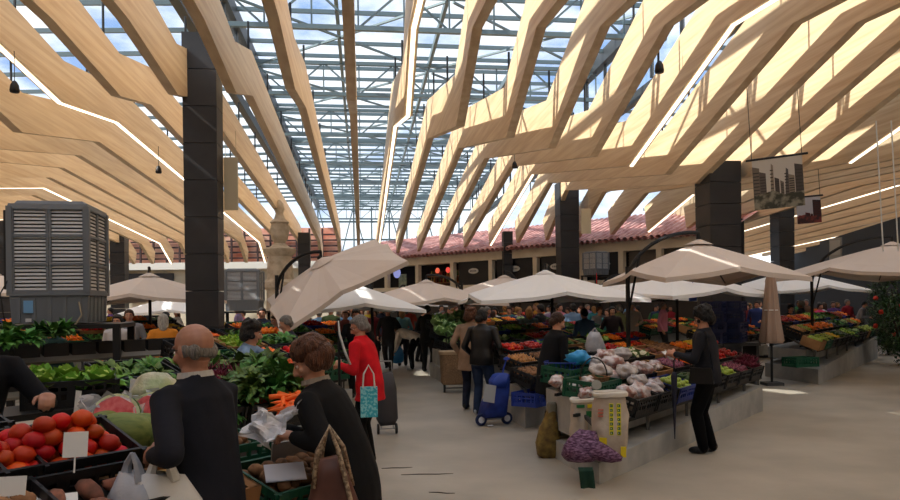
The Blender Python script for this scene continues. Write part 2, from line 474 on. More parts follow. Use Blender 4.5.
column(783, 26.5, .60, .54, H+3.5, 'dark square column below the hanging city pictures')
column(120, 37.0, .72, .66, H+3.9, 'dark column far left, between the big cooler and the left umbrella')
column(10, 30.0, .8, .74, H+3.6, 'dark column at the left edge behind the big air cooler')
column(305, 36.0, .6, .5, H+3.6, 'small dark column beside the stone finial')

# ================= shop building on the far side =================
A = Vector((9.6, 25.75, 0)); Bv = Vector((-6.5, 41.4, 0))
dF = (Bv-A).normalized(); nF = Vector((-dF.y, dF.x, 0));
if nF.y > 0: nF = -nF            # toward the camera
LF = (Bv-A).length
def fpt(px):                      # distance along the front seen at photo column px
    t = (px-450)/F
    # A+s*d : x = t*y
    s = (t*A.y-A.x)/(dF.x-t*dF.y); return s
def fm(s, off, z): return A+dF*s+nF*off+Vector((0, 0, z))
zF = H+2.38
b = MB()
b.bar(fm(-.2, -.3, zF-.2), fm(LF, -.3, zF-.2), .7, .40)
struct(b.build('trim_1', M_cream))
b = MB(); b.bar(fm(-.2, -1.4, (zF)/2+.3), fm(LF+1, -1.4, zF/2+.3), .2, zF+.6); struct(b.build('wall_back', mat('shop_inside', (38, 34, 32), .9)))
b = MB(); b.bar(fm(0, -.6, zF/2), fm(0, -1.6, zF/2), .2, zF)
struct(b.build('wall_right_end', mat('shop_lower', (66, 60, 55), .8)))
b = MB(); b.bar(fm(-.2, -.1, zF-1.60), fm(LF, -.1, zF-1.60), .5, .2); struct(b.build('trim_2', M_cream))
b = MB(); b.bar(fm(-.2, -.25, .7), fm(LF, -.25, .7), .25, 2.0); struct(b.build('wall_back_lower', mat('shop_lower', (66, 60, 55), .8)))
# tile roof
b = MB(); nrow = int(LF/.28)
for i in range(nrow):
    s = i*.28
    b.tube([fm(s, .35, zF+.02), fm(s, -3.4, zF+1.35)], .10, 6, cap=False)
b.add([fm(-.3, .32, zF-.02), fm(LF, .32, zF-.02), fm(LF, -3.4, zF+1.25), fm(-.3, -3.4, zF+1.25)], [(0, 1, 2, 3)])
struct(b.build('ceiling_tiles', mat('pink_tile', (176, 120, 112), .8, (212, 166, 156), scale=2.5)))
pil = [701, 660, 622, 583, 536, 491.5, 453, 418, 387, 350]
for i, px in enumerate(pil):
    s = fpt(px); b = MB(); b.bar(fm(s, -.05, zF-1.7), fm(s, -.05, zF-.35), .22, .22, up=nF)
    o = b.build('trim_%d' % (i+3), M_cream); struct(o)
# black shutters with a small oval sign
def oval_sign(p, n, w, h, m):
    b = MB(); x = Vector((0, 0, 1)).cross(n).normalized(); z = Vector((0, 0, 1))
    b.add([p+x*math.cos(a)*w/2+z*math.sin(a)*h/2+n*.01 for a in np.linspace(0, 2*PI, 17)[:-1]]+[p+x*math.cos(a)*w/2+z*math.sin(a)*h/2-n*.02 for a in np.linspace(0, 2*PI, 17)[:-1]],
          [tuple(range(16))]+[(i, (i+1) % 16, 16+(i+1) % 16, 16+i) for i in range(16)])
    return b
for i, (pa, pb, ps) in enumerate(((457, 489, 473), (495, 533, 514), (539, 580, 556), (587, 620, 603), (626, 657, None), (664, 699, None))):
    if i >= 4: continue
    s0, s1 = fpt(pa), fpt(pb); c = fm((s0+s1)/2, -.25, zF-.92)
    t = thing('shop_shutter', 'black shop panel with small white oval sign, %s from the right on the far building' % ORD[3-i], 'shop panel', fm((s0+s1)/2, -.25, zF-1.5), 0, 'black shop panels')
    inv = Matrix.Translation(-t.location)
    b = MB(); b.bar(fm(s0-.08, -.12, zF-.93), fm(s1+.08, -.12, zF-.93), .08, 1.1); b.xf(inv); b.build('panel', M_blkpanel, t)
    b = MB()
    for zz in (-1.49, -.38): b.bar(fm(s0-.08, -.08, zF+zz), fm(s1+.08, -.08, zF+zz), .08, .06)
    b.xf(inv); b.build('frame', M_black, t)
    if ps:
        p = fm(fpt(ps), -.05, zF-.85)
        b = oval_sign(p, nF, .62, .26, None); b.xf(inv); o = b.build('oval_sign', mat('sign_white', (205, 205, 200), .6), t)
        x = Vector((0, 0, 1)).cross(nF).normalized(); b = MB()
        for g in (-.16, -.08, 0, .08, .16): b.box(p+x*g+nF*.02, (.04, .01, .07), Matrix((x, nF, Vector((0, 0, 1)))).transposed())
        b.xf(inv); b.build('lettering', mat('sign_grey', (90, 90, 95), .6), o)
# grey shutter bays on the right of the front
s0, s1 = fpt(626), fpt(699); b = MB(); b.bar(fm(s0, -.3, zF-.93), fm(s1, -.3, zF-.93), .08, 1.14)
for z in np.arange(.4, 1.5, .12): b.bar(fm(s0, -.25, zF-z), fm(s1, -.25, zF-z), .03, .04)
tag(b.build('shop_shutter', mat('grey_shutter', (112, 104, 95), .7), center='base'), 'grey-brown slatted shop shutter at the right end of the far building', 'shop panel')
# bar with bottles and round lamps
s0, s1 = fpt(421), fpt(452)
t = thing('bar_shelf', 'lit bar shelf packed with bottles between pilasters of the far building', 'shelf', fm((s0+s1)/2, -.6, zF-1.5))
inv = Matrix.Translation(-t.location)
for z in (.18, .5):
    b = MB(); b.bar(fm(s0+.1, -.6, zF-1.5+z), fm(s1-.1, -.6, zF-1.5+z), .3, .04); b.xf(inv); b.build('shelf_board', mat('shelf_wood', (150, 100, 60), .6), t)
b = MB(); b.bar(fm(s0+.1, -.85, zF-1.1), fm(s1-.1, -.85, zF-1.1), .05, .8); b.xf(inv); b.build('back_panel', mat('bar_back', (84, 52, 34), .6, (120, 80, 50), scale=2), t)
bt = MB(); bt.lathe([(.035, 0), (.037, .15), (.03, .18), (.012, .22), (.012, .28)], 8)
bcol = [(150, 90, 40), (70, 90, 50), (170, 150, 120), (60, 30, 20), (190, 170, 90), (120, 30, 30)]
bms = []
for c in bcol:
    me = bt.mesh('bottle', mat('bottle_%d' % bcol.index(c), c, .2), True); bms.append(me)
rr = random.Random(3)
for row, z in enumerate((.2, .52)):
    for i in range(18):
        o = bpy.data.objects.new('bottle', rr.choice(bms)); COL.objects.link(o)
        o.location = fm(s0+.2+(s1-s0-.4)*(i+.5)/18, -.6+rr.uniform(-.05, .05), zF-1.5+z)
        tag(o, 'small bottle standing on the %s board of the lit bar shelf' % ('lower', 'upper')[row], 'bottle', 'bottles on the %s bar shelf' % ('lower', 'upper')[row])
for px, cc, nm, w_ in ((393, (150, 160, 225), 'round blue-white shop sign hanging in the open bay of the far building', 1.0), (433.5, (255, 120, 90), 'small glowing red round sign above the left side of the bar bottles', .5), (444, (255, 90, 80), 'small glowing red round sign above the right side of the bar bottles', .5)):
    p = fm(fpt(px), -.3, zF-.72)
    b = oval_sign(p, nF, .55*w_, .55*w_, None); tag(b.build('shop_sign', mat('sign_c%d' % int(px), cc, .5, emit=.5), center='base'), nm, 'sign')
p = fm(fpt(398), -.35, zF-1.15)
b = MB(); R = Matrix((dF, nF, Vector((0, 0, 1)))).transposed()
for dx in (-.26, .0, .26): b.box(p+dF*dx, (.05, .05, .7), R)
for dz in (-.33, 0, .33): b.box(p+Vector((0, 0, dz)), (.56, .05, .05), R)
b.box(p-nF*.03, (.5, .02, .66), R)
tag(b.build('menu_board', mat('menu_board', (176, 190, 176), .5, (120, 140, 130), scale=6), center='base'), 'small pale framed board standing in the open bay below the round blue sign', 'board')

# ================= left far side =================
def wallbox(name, a, c, z0, z1, th, m):
    b = MB(); b.bar((a[0], a[1], (z0+z1)/2), (c[0], c[1], (z0+z1)/2), th, z1-z0); return struct(b.build(name, m))
wallbox('wall_left_far', wp(-60, 0, 43)[:2], wp(345, 0, 43)[:2], 0, H+2.35, .3, mat('cream_far', (214, 204, 186), .8, (190, 176, 150), scale=.4))
wallbox('trim_20', wp(-60, 0, 42.7)[:2], wp(345, 0, 42.7)[:2], H+2.2, H+2.6, .5, mat('white_band', (226, 220, 208), .7))
wallbox('wall_left_upper', wp(-60, 0, 43.2)[:2], wp(345, 0, 43.2)[:2], H+2.6, H+4.6, .2, mat('red_slats_back', (214, 130, 104), .8, (244, 200, 176), scale=.8))
b = MB()
for i in range(5):
    z = H+2.85+i*.33; b.bar(wp(-60, 0, 42.9).to_2d().to_3d()+Vector((0, 0, z)), wp(345, 0, 42.9).to_2d().to_3d()+Vector((0, 0, z)), .08, .09)
struct(b.build('trim_21', mat('slat_dark', (70, 46, 42), .7)))
b = MB()
for i in range(30):
    p = wp(-50+i*13, 0, 42.6); p.z = 0; b.bar(p+Vector((0, 0, H+2.6)), p+Vector((0, 0, H+4.5)), .1)
struct(b.build('trim_22', mat('slat_dark', (70, 46, 42), .7)))
for i, (pa, pb) in enumerate(((128, 152), (158, 178), (236, 256), (60, 84))):
    b = MB(); a = wp(pa, 0, 42.7); c = wp(pb, 0, 42.7); a.z = c.z = H+1.2; b.bar(a, c, .06, 1.6)
    struct(b.build('window_%d' % (i+2), mat('dark_glass', (60, 58, 58), .3)))
# right dark wall and left/near enclosure
wallbox('wall_right', (15.2, 24.0), (20.6, 46), 0, H+2.75, .3, M_dark)
wallbox('wall_right_near', (15.2, 24.0), (17.5, -6), 0, H+2.75, .3, M_dark)
wallbox('wall_left', (-22, -6), (-27, 43), 0, H+2.9, .3, mat('left_wall', (120, 96, 78), .8))
wallbox('wall_front', (-22, -6), (17.5, -6), 0, H+6, .3, mat('front_wall', (90, 82, 74), .8))
wallbox('wall_back_far', (9.3, 43.0), (20.6, 46), 0, H+2.2, .3, mat('far_wall_r', (58, 54, 52), .8))
p = wp(839, 260, 30.5); b = MB(); b.box((0, 0, 0), (.62, .05, 1.0)); b.box((0, -.03, .1), (.5, .02, .6), k=1)
o = b.build('notice_board', [mat('pale_board', (168, 166, 160), .7), mat('pale_board2', (190, 190, 186), .7)]); o.location = (p.x-.25, p.y-.3, p.z); o.rotation_euler.z = -1.25
tag(o, 'tall pale notice board on the dark wall above the right umbrella', 'board')
# ================= produce prototypes =================
rr = random.Random(11)
def leafm(b, base, az, tilt, ln, wd, curl=.6, fold=.3, nu=4, k=None):
    """one leaf: a curved folded blade"""
    d = Vector((math.cos(az), math.sin(az), 0)); side = Vector((-d.y, d.x, 0))
    pts = []; p = Vector(base); a = tilt
    for i in range(nu+1):
        pts.append((p.copy(), a)); p = p+(d*math.cos(a)+Vector((0, 0, math.sin(a))))*ln/nu; a -= curl/nu*2
    vs = []
    for i, (p, a) in enumerate(pts):
        t = i/nu; w_ = wd*math.sin(PI*min(1, .12+t*.88))**.7*.5
        if i == nu: w_ *= .35
        up = Vector((-d.x*math.sin(a), -d.y*math.sin(a), math.cos(a)))
        vs += [p-side*w_+up*fold*w_, p, p+side*w_+up*fold*w_]
    fs = []
    for i in range(nu):
        for j in (0, 1): fs.append((i*3+j, (i+1)*3+j, (i+1)*3+j+1, i*3+j+1))
    b.add(vs, fs, k)
def bunch(n, ln, wd, tilt=(.3, 1.3), curl=.8, seed=1, stalk=None, nu=4):
    q = random.Random(seed); b = MB()
    for i in range(n):
        leafm(b, (q.uniform(-.02, .02), q.uniform(-.02, .02), .0), q.uniform(0, 2*PI), q.uniform(*tilt), ln*q.uniform(.7, 1.1), wd*q.uniform(.7, 1.2), curl*q.uniform(.5, 1.3), nu=nu)
    return b
def headveg(R, n, seed, ruff=.0, nu=4, tilt=(.2, 1.5)):
    q = random.Random(seed); b = MB(); b.sph((0, 0, R*.75), (R*.72, R*.72, R*.7), 8, 6, k=1)
    for i in range(n):
        t = i/n; leafm(b, (0, 0, R*.1), i*2.4+q.uniform(-.2, .2), .15+1.1*t, R*1.9*(1-.15*t), R*1.5, -(.5+.7*t)+ruff, .5, nu)
    return b
def sphere_b(r, n, m, **k): 
    b = MB(); b.sph((0, 0, r[2] if isinstance(r, tuple) else r), r, n, m, **k); return b
def lob(ribs, amt): return lambda d: 1+amt*math.cos(ribs*math.atan2(d.y, d.x))*(1-d.z*d.z)-.22*max(0, d.z-.75)
def longb(pts, rs, n): b = MB(); b.tube(pts, rs, n); return b
G = lambda *a, **k: mat(*a, **k)
KIND = {}
def kind(key, noun, size, near, far, mats, mats_far=None, flat=False, layers=1.3, rx=0, group=None):
    KIND[key] = dict(noun=noun, size=size, near=near, far=far, mats=mats, mats_far=mats_far or mats, layers=layers, flat=flat)
def rnd_pair(nm, c, **k):
    a = mat(nm, c, **k); f = mat(nm+'_far', c, island=True, **k); return a, f
def K(key, noun, size, nearb, farb, c, second=None, layers=1.3, flat=False, **k):
    a, f = rnd_pair(key, c, **k)
    ma, mf = [a], [f]
    if second: ma.append(second); mf.append(second)
    # variants
    KIND[key] = dict(noun=noun, size=size, near=[x.mesh(key, ma, True) for x in nearb], farb=farb, far=[x.mesh(key, mf, True) for x in farb], layers=layers, flat=flat, mf=mf)
green = mat('calyx_green', (60, 100, 40), .7)
def tomb(n, m, sd, cal):
    b = MB(); b.sph((0, 0, .036), (.042, .042, .034), n, m, fn=lob(5, .035), nz=.04, seed=sd)
    return b
K('tomato', 'red tomato', .078, [tomb(14, 9, 1, 1), tomb(14, 9, 2, 1)], [tomb(6, 4, 1, 0)], (196, 48, 16), rough=.45, rnd=.3, hue=.015, rgb2=(206, 96, 30), spec=.3, scale=9, contrast=(.45, .75))
K('potato', 'brown potato', .075, [sphere_b((.046, .034, .030), 12, 8, nz=.22, seed=s) for s in (1, 2, 3)], [sphere_b((.046, .034, .030), 6, 4, nz=.2, seed=1)], (150, 112, 80), rough=.85, rnd=.22, rgb2=(112, 80, 56), scale=22)
K('sweet_potato', 'long sweet potato', .13, [sphere_b((.095, .036, .034), 14, 8, nz=.25, seed=s) for s in (4, 5)], [sphere_b((.095, .036, .034), 6, 4, nz=.2, seed=4)], (150, 96, 76), rough=.85, rnd=.2, rgb2=(110, 76, 62), scale=18)
def onionb(n): b = MB(); b.lathe([(.006, 0), (.026, .006), (.036, .026), (.032, .046), (.014, .06), (.004, .078)], n); return b
K('onion', 'golden onion', .072, [onionb(12)], [onionb(6)], (196, 146, 84), rough=.4, rnd=.2, rgb2=(170, 112, 60), scale=14)
K('red_onion', 'purple onion', .07, [onionb(12)], [onionb(6)], (112, 44, 72), rough=.35, rnd=.25, rgb2=(150, 84, 104), scale=14)
K('orange', 'bright orange', .078, [sphere_b(.038, 12, 8)], [sphere_b(.038, 6, 4)], (244, 130, 20), rough=.45, rnd=.12, hue=.012, bump=.15, bscale=90)
K('lemon', 'yellow lemon', .07, [sphere_b((.042, .03, .03), 10, 7)], [sphere_b((.042, .03, .03), 6, 4)], (236, 206, 50), rough=.45, rnd=.1)
K('mango', 'yellow mango', .09, [sphere_b((.055, .038, .034), 12, 7, nz=.1, seed=3)], [sphere_b((.055, .038, .034), 6, 4)], (222, 160, 50), rough=.45, rnd=.15, rgb2=(170, 150, 50), scale=7)
def appleb(n, m): b = MB(); b.sph((0, 0, .034), (.039, .039, .035), n, m, fn=lambda d: 1-.25*max(0, abs(d.z)-.8)); return b
K('red_apple', 'red apple', .077, [appleb(12, 8)], [appleb(6, 4)], (176, 36, 34), rough=.3, rnd=.2, rgb2=(206, 120, 50), scale=8, contrast=(.5, .8))
K('green_apple', 'green apple', .077, [appleb(12, 8)], [appleb(6, 4)], (166, 186, 76), rough=.3, rnd=.12)
def pearb(n): b = MB(); b.lathe([(.006, 0), (.028, .006), (.036, .03), (.026, .055), (.014, .075), (.004, .084)], n); return b
K('pear', 'green pear', .076, [pearb(10)], [pearb(6)], (150, 160, 70), rough=.45, rnd=.15, rgb2=(170, 150, 70), scale=12)
def pepb(n, m): b = MB(); b.sph((0, 0, .04), (.036, .034, .05), n, m, fn=lob(4, .1), R=Matrix.Rotation(1.2, 3, 'X')); return b
K('red_pepper', 'glossy red pepper', .085, [pepb(14, 8)], [pepb(8, 4)], (196, 30, 24), rough=.2, rnd=.15)
K('green_pepper', 'dark green pepper', .085, [pepb(14, 8)], [pepb(8, 4)], (44, 92, 36), rough=.22, rnd=.2)
def carb(n): return longb([(-.09, 0, .016), (-.085, 0, .016), (-.03, 0, .017), (.05, 0, .013), (.10, 0, .008)], [.006, .017, .016, .010, .002], n)
K('carrot', 'orange carrot', .10, [carb(9)], [carb(5)], (240, 112, 36), rough=.55, rnd=.12, flat=True, layers=2)
K('courgette', 'dark green courgette', .12, [longb([(-.11, 0, .024), (-.1, 0, .024), (0, .008, .025), (.09, 0, .024), (.1, 0, .024)], [.006, .022, .025, .022, .01], 9)], [longb([(-.1, 0, .024), (0, .008, .025), (.1, 0, .024)], [.015, .025, .015], 5)], (40, 66, 34), rough=.35, rnd=.3, rgb2=(60, 92, 46), scale=30, flat=True)
K('aubergine', 'glossy aubergine', .11, [sphere_b((.09, .038, .036), 12, 7)], [sphere_b((.09, .038, .036), 6, 4)], (40, 22, 46), rough=.18, rnd=.2, flat=True)
K('banana', 'yellow banana', .12, [longb([(-.08, -.02, .02), (-.04, 0, .02), (.02, .005, .022), (.07, -.02, .02), (.09, -.035, .02)], [.006, .016, .018, .014, .004], 7)], [longb([(-.08, -.02, .02), (0, .01, .02), (.09, -.035, .02)], [.01, .018, .006], 5)], (236, 196, 60), rough=.5, rnd=.1, flat=True)
K('cabbage', 'green cabbage', .2, [headveg(.10, 11, s) for s in (1, 2)], [headveg(.10, 6, 3, nu=2)], (124, 162, 92), second=mat('cabbage_heart', (176, 198, 140), .6), rough=.55, rnd=.22, hue=.02, layers=1)
K('lettuce', 'frilly pale green lettuce', .17, [headveg(.09, 16, s, .5) for s in (5, 6)], [headveg(.09, 8, 7, .4, nu=2)], (128, 172, 62), second=mat('lettuce_heart', (176, 200, 104), .6), rough=.5, rnd=.22, hue=.02, layers=1)
K('cauliflower', 'white cauliflower', .18, [headveg(.085, 8, 9)], [headveg(.085, 5, 9, nu=2)], (120, 150, 84), second=mat('caul', (226, 218, 190), .8, bump=.8, bscale=40), rough=.6, rnd=.15, layers=1)
K('greens_bunch', 'bunch of dark leafy greens', .17, [bunch(54, .16, .055, (.2, 1.45), seed=s) for s in (1, 2, 3)], [bunch(16, .16, .075, (.2, 1.45), seed=8, nu=2)], (72, 116, 50), rough=.5, rnd=.45, hue=.035, rgb2=(110, 150, 76), scale=14, layers=1)
K('herb_bunch', 'bunch of bright green herbs', .13, [bunch(40, .12, .035, (.4, 1.5), seed=s) for s in (11, 12)], [bunch(12, .12, .06, (.4, 1.5), seed=13, nu=2)], (84, 128, 48), rough=.5, rnd=.35, hue=.03, layers=1)
def beetb(n): 
    b = MB(); b.sph((0, 0, .034), (.036, .036, .034), n, max(4, n//2))
    for i in range(5): b.tube([(0, 0, .06), (.03*math.cos(i*1.3), .03*math.sin(i*1.3), .11), (.07*math.cos(i*1.3), .07*math.sin(i*1.3), .15)], [.005, .004, .002], 4)
    return b
K('beetroot', 'purple-red beetroot with stalks', .09, [beetb(10)], [beetb(5)], (120, 32, 62), rough=.55, rnd=.3)
K('radish', 'red radish bunch', .1, [beetb(8)], [beetb(5)], (190, 40, 70), rough=.5, rnd=.25)
K('garlic', 'white garlic bulb', .06, [onionb(10)], [onionb(6)], (216, 206, 190), rough=.7, rnd=.1)
K('chestnut', 'brown walnut', .045, [sphere_b(.021, 8, 5)], [sphere_b(.021, 5, 3)], (120, 82, 52), rough=.7, rnd=.2)
def bagb(sd, n=14, m=9):
    b = MB(); b.sph((0, 0, .07), (.135, .095, .075), n, m, nz=.35, seed=sd)
    for i_, v_ in enumerate(b.v):
        v_ = Vector(v_); q_ = noise.noise(v_*24+Vector((sd, 0, 0))); w_ = noise.noise(v_*11+Vector((0, sd, 3)))
        b.v[i_] = tuple(v_+Vector((v_.x, v_.y, v_.z-.07)).normalized()*(q_*.014+w_*.022))
    b.v = [(x, y, max(z, 0)) for x, y, z in b.v]
    return b
K('bagged_produce', 'clear plastic bag of pinkish produce', .2, [bagb(s, 26, 18) for s in (1, 2, 3, 4)], [bagb(5, 8, 5)], (214, 206, 206), rough=.25, rnd=.15, rgb2=(168, 122, 112), scale=13, bump=.5, bscale=40, contrast=(.42, .6), layers=1.2)
K('leek', 'long green and white leek', .16, [longb([(-.22, 0, .02), (-.1, 0, .022), (.05, .01, .03), (.2, .02, .03)], [.014, .016, .02, (.004)], 7)], [longb([(-.2, 0, .02), (0, 0, .02), (.2, 0, .02)], [.014, .018, .006], 5)], (150, 176, 110), rough=.5, rnd=.3, rgb2=(70, 120, 50), scale=7, flat=True)

# ================= crates =================
CR = (.56, .38, .19)
def crate_mesh(nm, m, solid=False, S=CR):
    x, y, z = S[0]/2, S[1]/2, S[2]; b = MB(); t = .014
    b.box((0, 0, .01), (S[0]-.02, S[1]-.02, .02))
    if solid:
        for sx in (-1, 1): b.box((sx*(x-t/2), 0, z/2), (t, S[1], z)); b.box((0, sx*(y-t/2), z/2), (S[0], t, z))
        for sx in (-1, 1): b.box((sx*(x-.03), 0, z-.005), (.06, S[1], .01))
    else:
        for zz, hh in ((.03, .06), (z-.02, .04), (z*.6, .02)):
            for s in (-1, 1): b.box((s*(x-t/2), 0, zz), (t, S[1], hh)); b.box((0, s*(y-t/2), zz), (S[0], t, hh))
        for i in range(9):
            xx = -x+.01+(S[0]-.02)*i/8
            for s in (-1, 1): b.box((xx, s*(y-t/2), z/2), (.018 if i % 4 else .05, t+.002, z))
        for i in range(6):
            yy = -y+.01+(S[1]-.02)*i/5
            for s in (-1, 1): b.box((s*(x-t/2), yy, z/2), (t+.002, .018 if i % 5 else .05, z))
    return b.mesh(nm, m)
M_cb = mat('crate_black', (30, 30, 32), .5); M_cg = mat('crate_green', (22, 84, 60), .5); M_cbl = mat('crate_blue', (34, 60, 150), .5)
M_card = mat('cardboard', (170, 128, 84), .85, (150, 108, 68), scale=4); M_cw = mat('crate_grey', (150, 150, 150), .6)
CRATE = {'black': crate_mesh('crate_black', M_cb), 'green': crate_mesh('crate_green', M_cg), 'blue': crate_mesh('crate_blue', M_cbl),
         'cardboard': crate_mesh('crate_card', M_card, True), 'grey': crate_mesh('crate_grey', M_cw)}
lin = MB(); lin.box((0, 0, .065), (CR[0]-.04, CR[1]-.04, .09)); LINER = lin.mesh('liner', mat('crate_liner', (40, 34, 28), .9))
lin = MB(); lin.box((0, 0, .065), (CR[0]-.04, CR[1]-.04, .09)); LINERW = lin.mesh('liner', mat('crate_liner_pale', (120, 112, 100), .9))
CRN = [0]
CRATES = []; ITEMS = {k: [] for k in KIND}
def crate(color, loc, rz, tilt, kindk, where, n=None, fill=1.0, label=None, items=True, mound=.03, only=None, heap=0):
    """a tilted crate with produce; tilt lowers the side facing -y of the crate"""
    M = Matrix.Translation(loc) @ Matrix.Rotation(rz, 4, 'Z') @ Matrix.Rotation(tilt, 4, 'X')
    nm = 'cardboard_box' if color == 'cardboard' else 'produce_crate'
    o = bpy.data.objects.new(nm, CRATE[color]); COL.objects.link(o); o.matrix_world = M
    cn = {'cardboard': 'cardboard box'}.get(color, color+' crate')
    plural = {'tomato': 'tomatoes', 'potato': 'potatoes', 'sweet_potato': 'sweet potatoes', 'radish': 'radishes', 'greens_bunch': 'leafy greens', 'herb_bunch': 'herbs',
              'red_pepper': 'red peppers', 'bagged_produce': 'bagged produce', 'garlic': 'garlic', 'chestnut': 'walnuts', 'lettuce': 'lettuces'}.get(kindk, (kindk or 'x').replace('_', ' ')+'s')
    tag(o, label or '%s of %s, %s' % (cn, plural, where), 'crate')
    CRATES.append(o)
    if kindk:
        part('liner', LINER if kindk not in ('bagged_produce', 'garlic') else LINERW, o)
        kd = KIND[kindk]; s = kd['size']
        sx = s*(1.35 if kd['flat'] else 1.0); sy = s*(.45 if kd['flat'] else .92)
        nx = max(1, int((CR[0]-.03)/sx)); ny = max(1, int((CR[1]-.03)/sy))
        lay = [(nx, ny, .112)]
        if kd['layers'] > 1 and nx > 2 and ny > 2: lay.append((nx-1, ny-1, .112+s*(.34 if kd['flat'] else .6)))
        if heap:
            for q_ in range(2, 2+heap): lay.append((max(1, nx-q_), max(1, ny-q_), .112+s*.58*q_))
        for (ax, ay, z) in lay:
            for i in range(ax):
                for j in range(ay):
                    if rr.random() > fill: continue
                    x = (i-(ax-1)/2)*(CR[0]-.05)/nx+rr.uniform(-.1, .1)*s; y = (j-(ay-1)/2)*(CR[1]-.05)/ny+rr.uniform(-.1, .1)*s
                    if kd['flat']: R = Matrix.Rotation(rr.uniform(-.25, .25)+(PI if rr.random() < .5 else 0), 4, 'Z')
                    else: R = Matrix.Rotation(rr.uniform(0, 2*PI), 4, 'Z') @ Matrix.Rotation(rr.uniform(-.3, .3), 4, 'X')
                    zz = z-(.012 if not kd['flat'] else 0)
                    ITEMS[kindk].append((M @ Matrix.Translation((x, y, zz+rr.uniform(0, .012))) @ R @ Matrix.Scale(rr.uniform(.88, 1.1), 4), where))
    return o
def item(kindk, M, where): ITEMS[kindk].append((M, where))

def flush_items():
    for k, L_ in ITEMS.items():
        if not L_: continue
        kd = KIND[k]; S = []
        for M, wh in L_:
            p = M.translation
            if p.y < .5: continue
            px, py = to_px(p)
            if px < -15 or px > 915 or py > 515: continue
            S.append((p.y, M, wh))
        S.sort(key=lambda a: a[0])
        near = S[:CAP.get(k, 300)]; far = S[CAP.get(k, 300):]
        for Y, M, wh in near:
            me = rr.choice(kd['near'] if Y < 10 else kd['far'])
            o = bpy.data.objects.new(k, me); COL.objects.link(o); o.matrix_world = M
            st = wh.split('@')[-1]
            if me in kd['far']: set_mat(o, kd['near'][0].materials[0])
            tag(o, '%s in a crate, %s' % (kd['noun'], st), k.replace('_', ' ').replace(' bunch', '').replace('greens', 'leafy greens'), '%s on the %s' % (kd['noun'], st))
        if far:
            b = kd['farb'][0]; v0 = np.array(b.v); nv = len(v0); V = []; Fc = []; Mi = []
            for i, (Y, M, wh) in enumerate(far):
                A_ = np.array(M); V.append(v0 @ A_[:3, :3].T+A_[:3, 3]); Fc += [tuple(x+i*nv for x in f) for f in b.f]; Mi += b.m
            mb = MB(); mb.v = [tuple(p) for p in np.concatenate(V)]; mb.f = Fc; mb.m = Mi
            o = mb.build(k+'_heap', kd['mf'], smooth=True, fix=False)
            tag(o, 'distant heaps of %s filling crates on the far stands' % (kd['noun']+'s'), 'produce', kind='stuff')
CAP = {}
STANDS = []
DV = Vector((.61, .79, 0)).normalized(); NV = Vector((-DV.y, DV.x, 0)); DA = math.atan2(DV.y, DV.x)

M_card_w = mat('card_white', (225, 225, 222), .7)
def price_card(p, rz, tilt, label, w=.13, h=.1):
    b = MB(); b.box((0, 0, h/2+.05), (w, .003, h)); b.box((0, .004, .03), (.006, .004, .08))
    o = b.build('price_card', M_card_w); o.matrix_world = Matrix.Translation(p) @ Matrix.Rotation(rz, 4, 'Z') @ Matrix.Rotation(tilt, 4, 'X')
    return tag(o, label, 'price card')

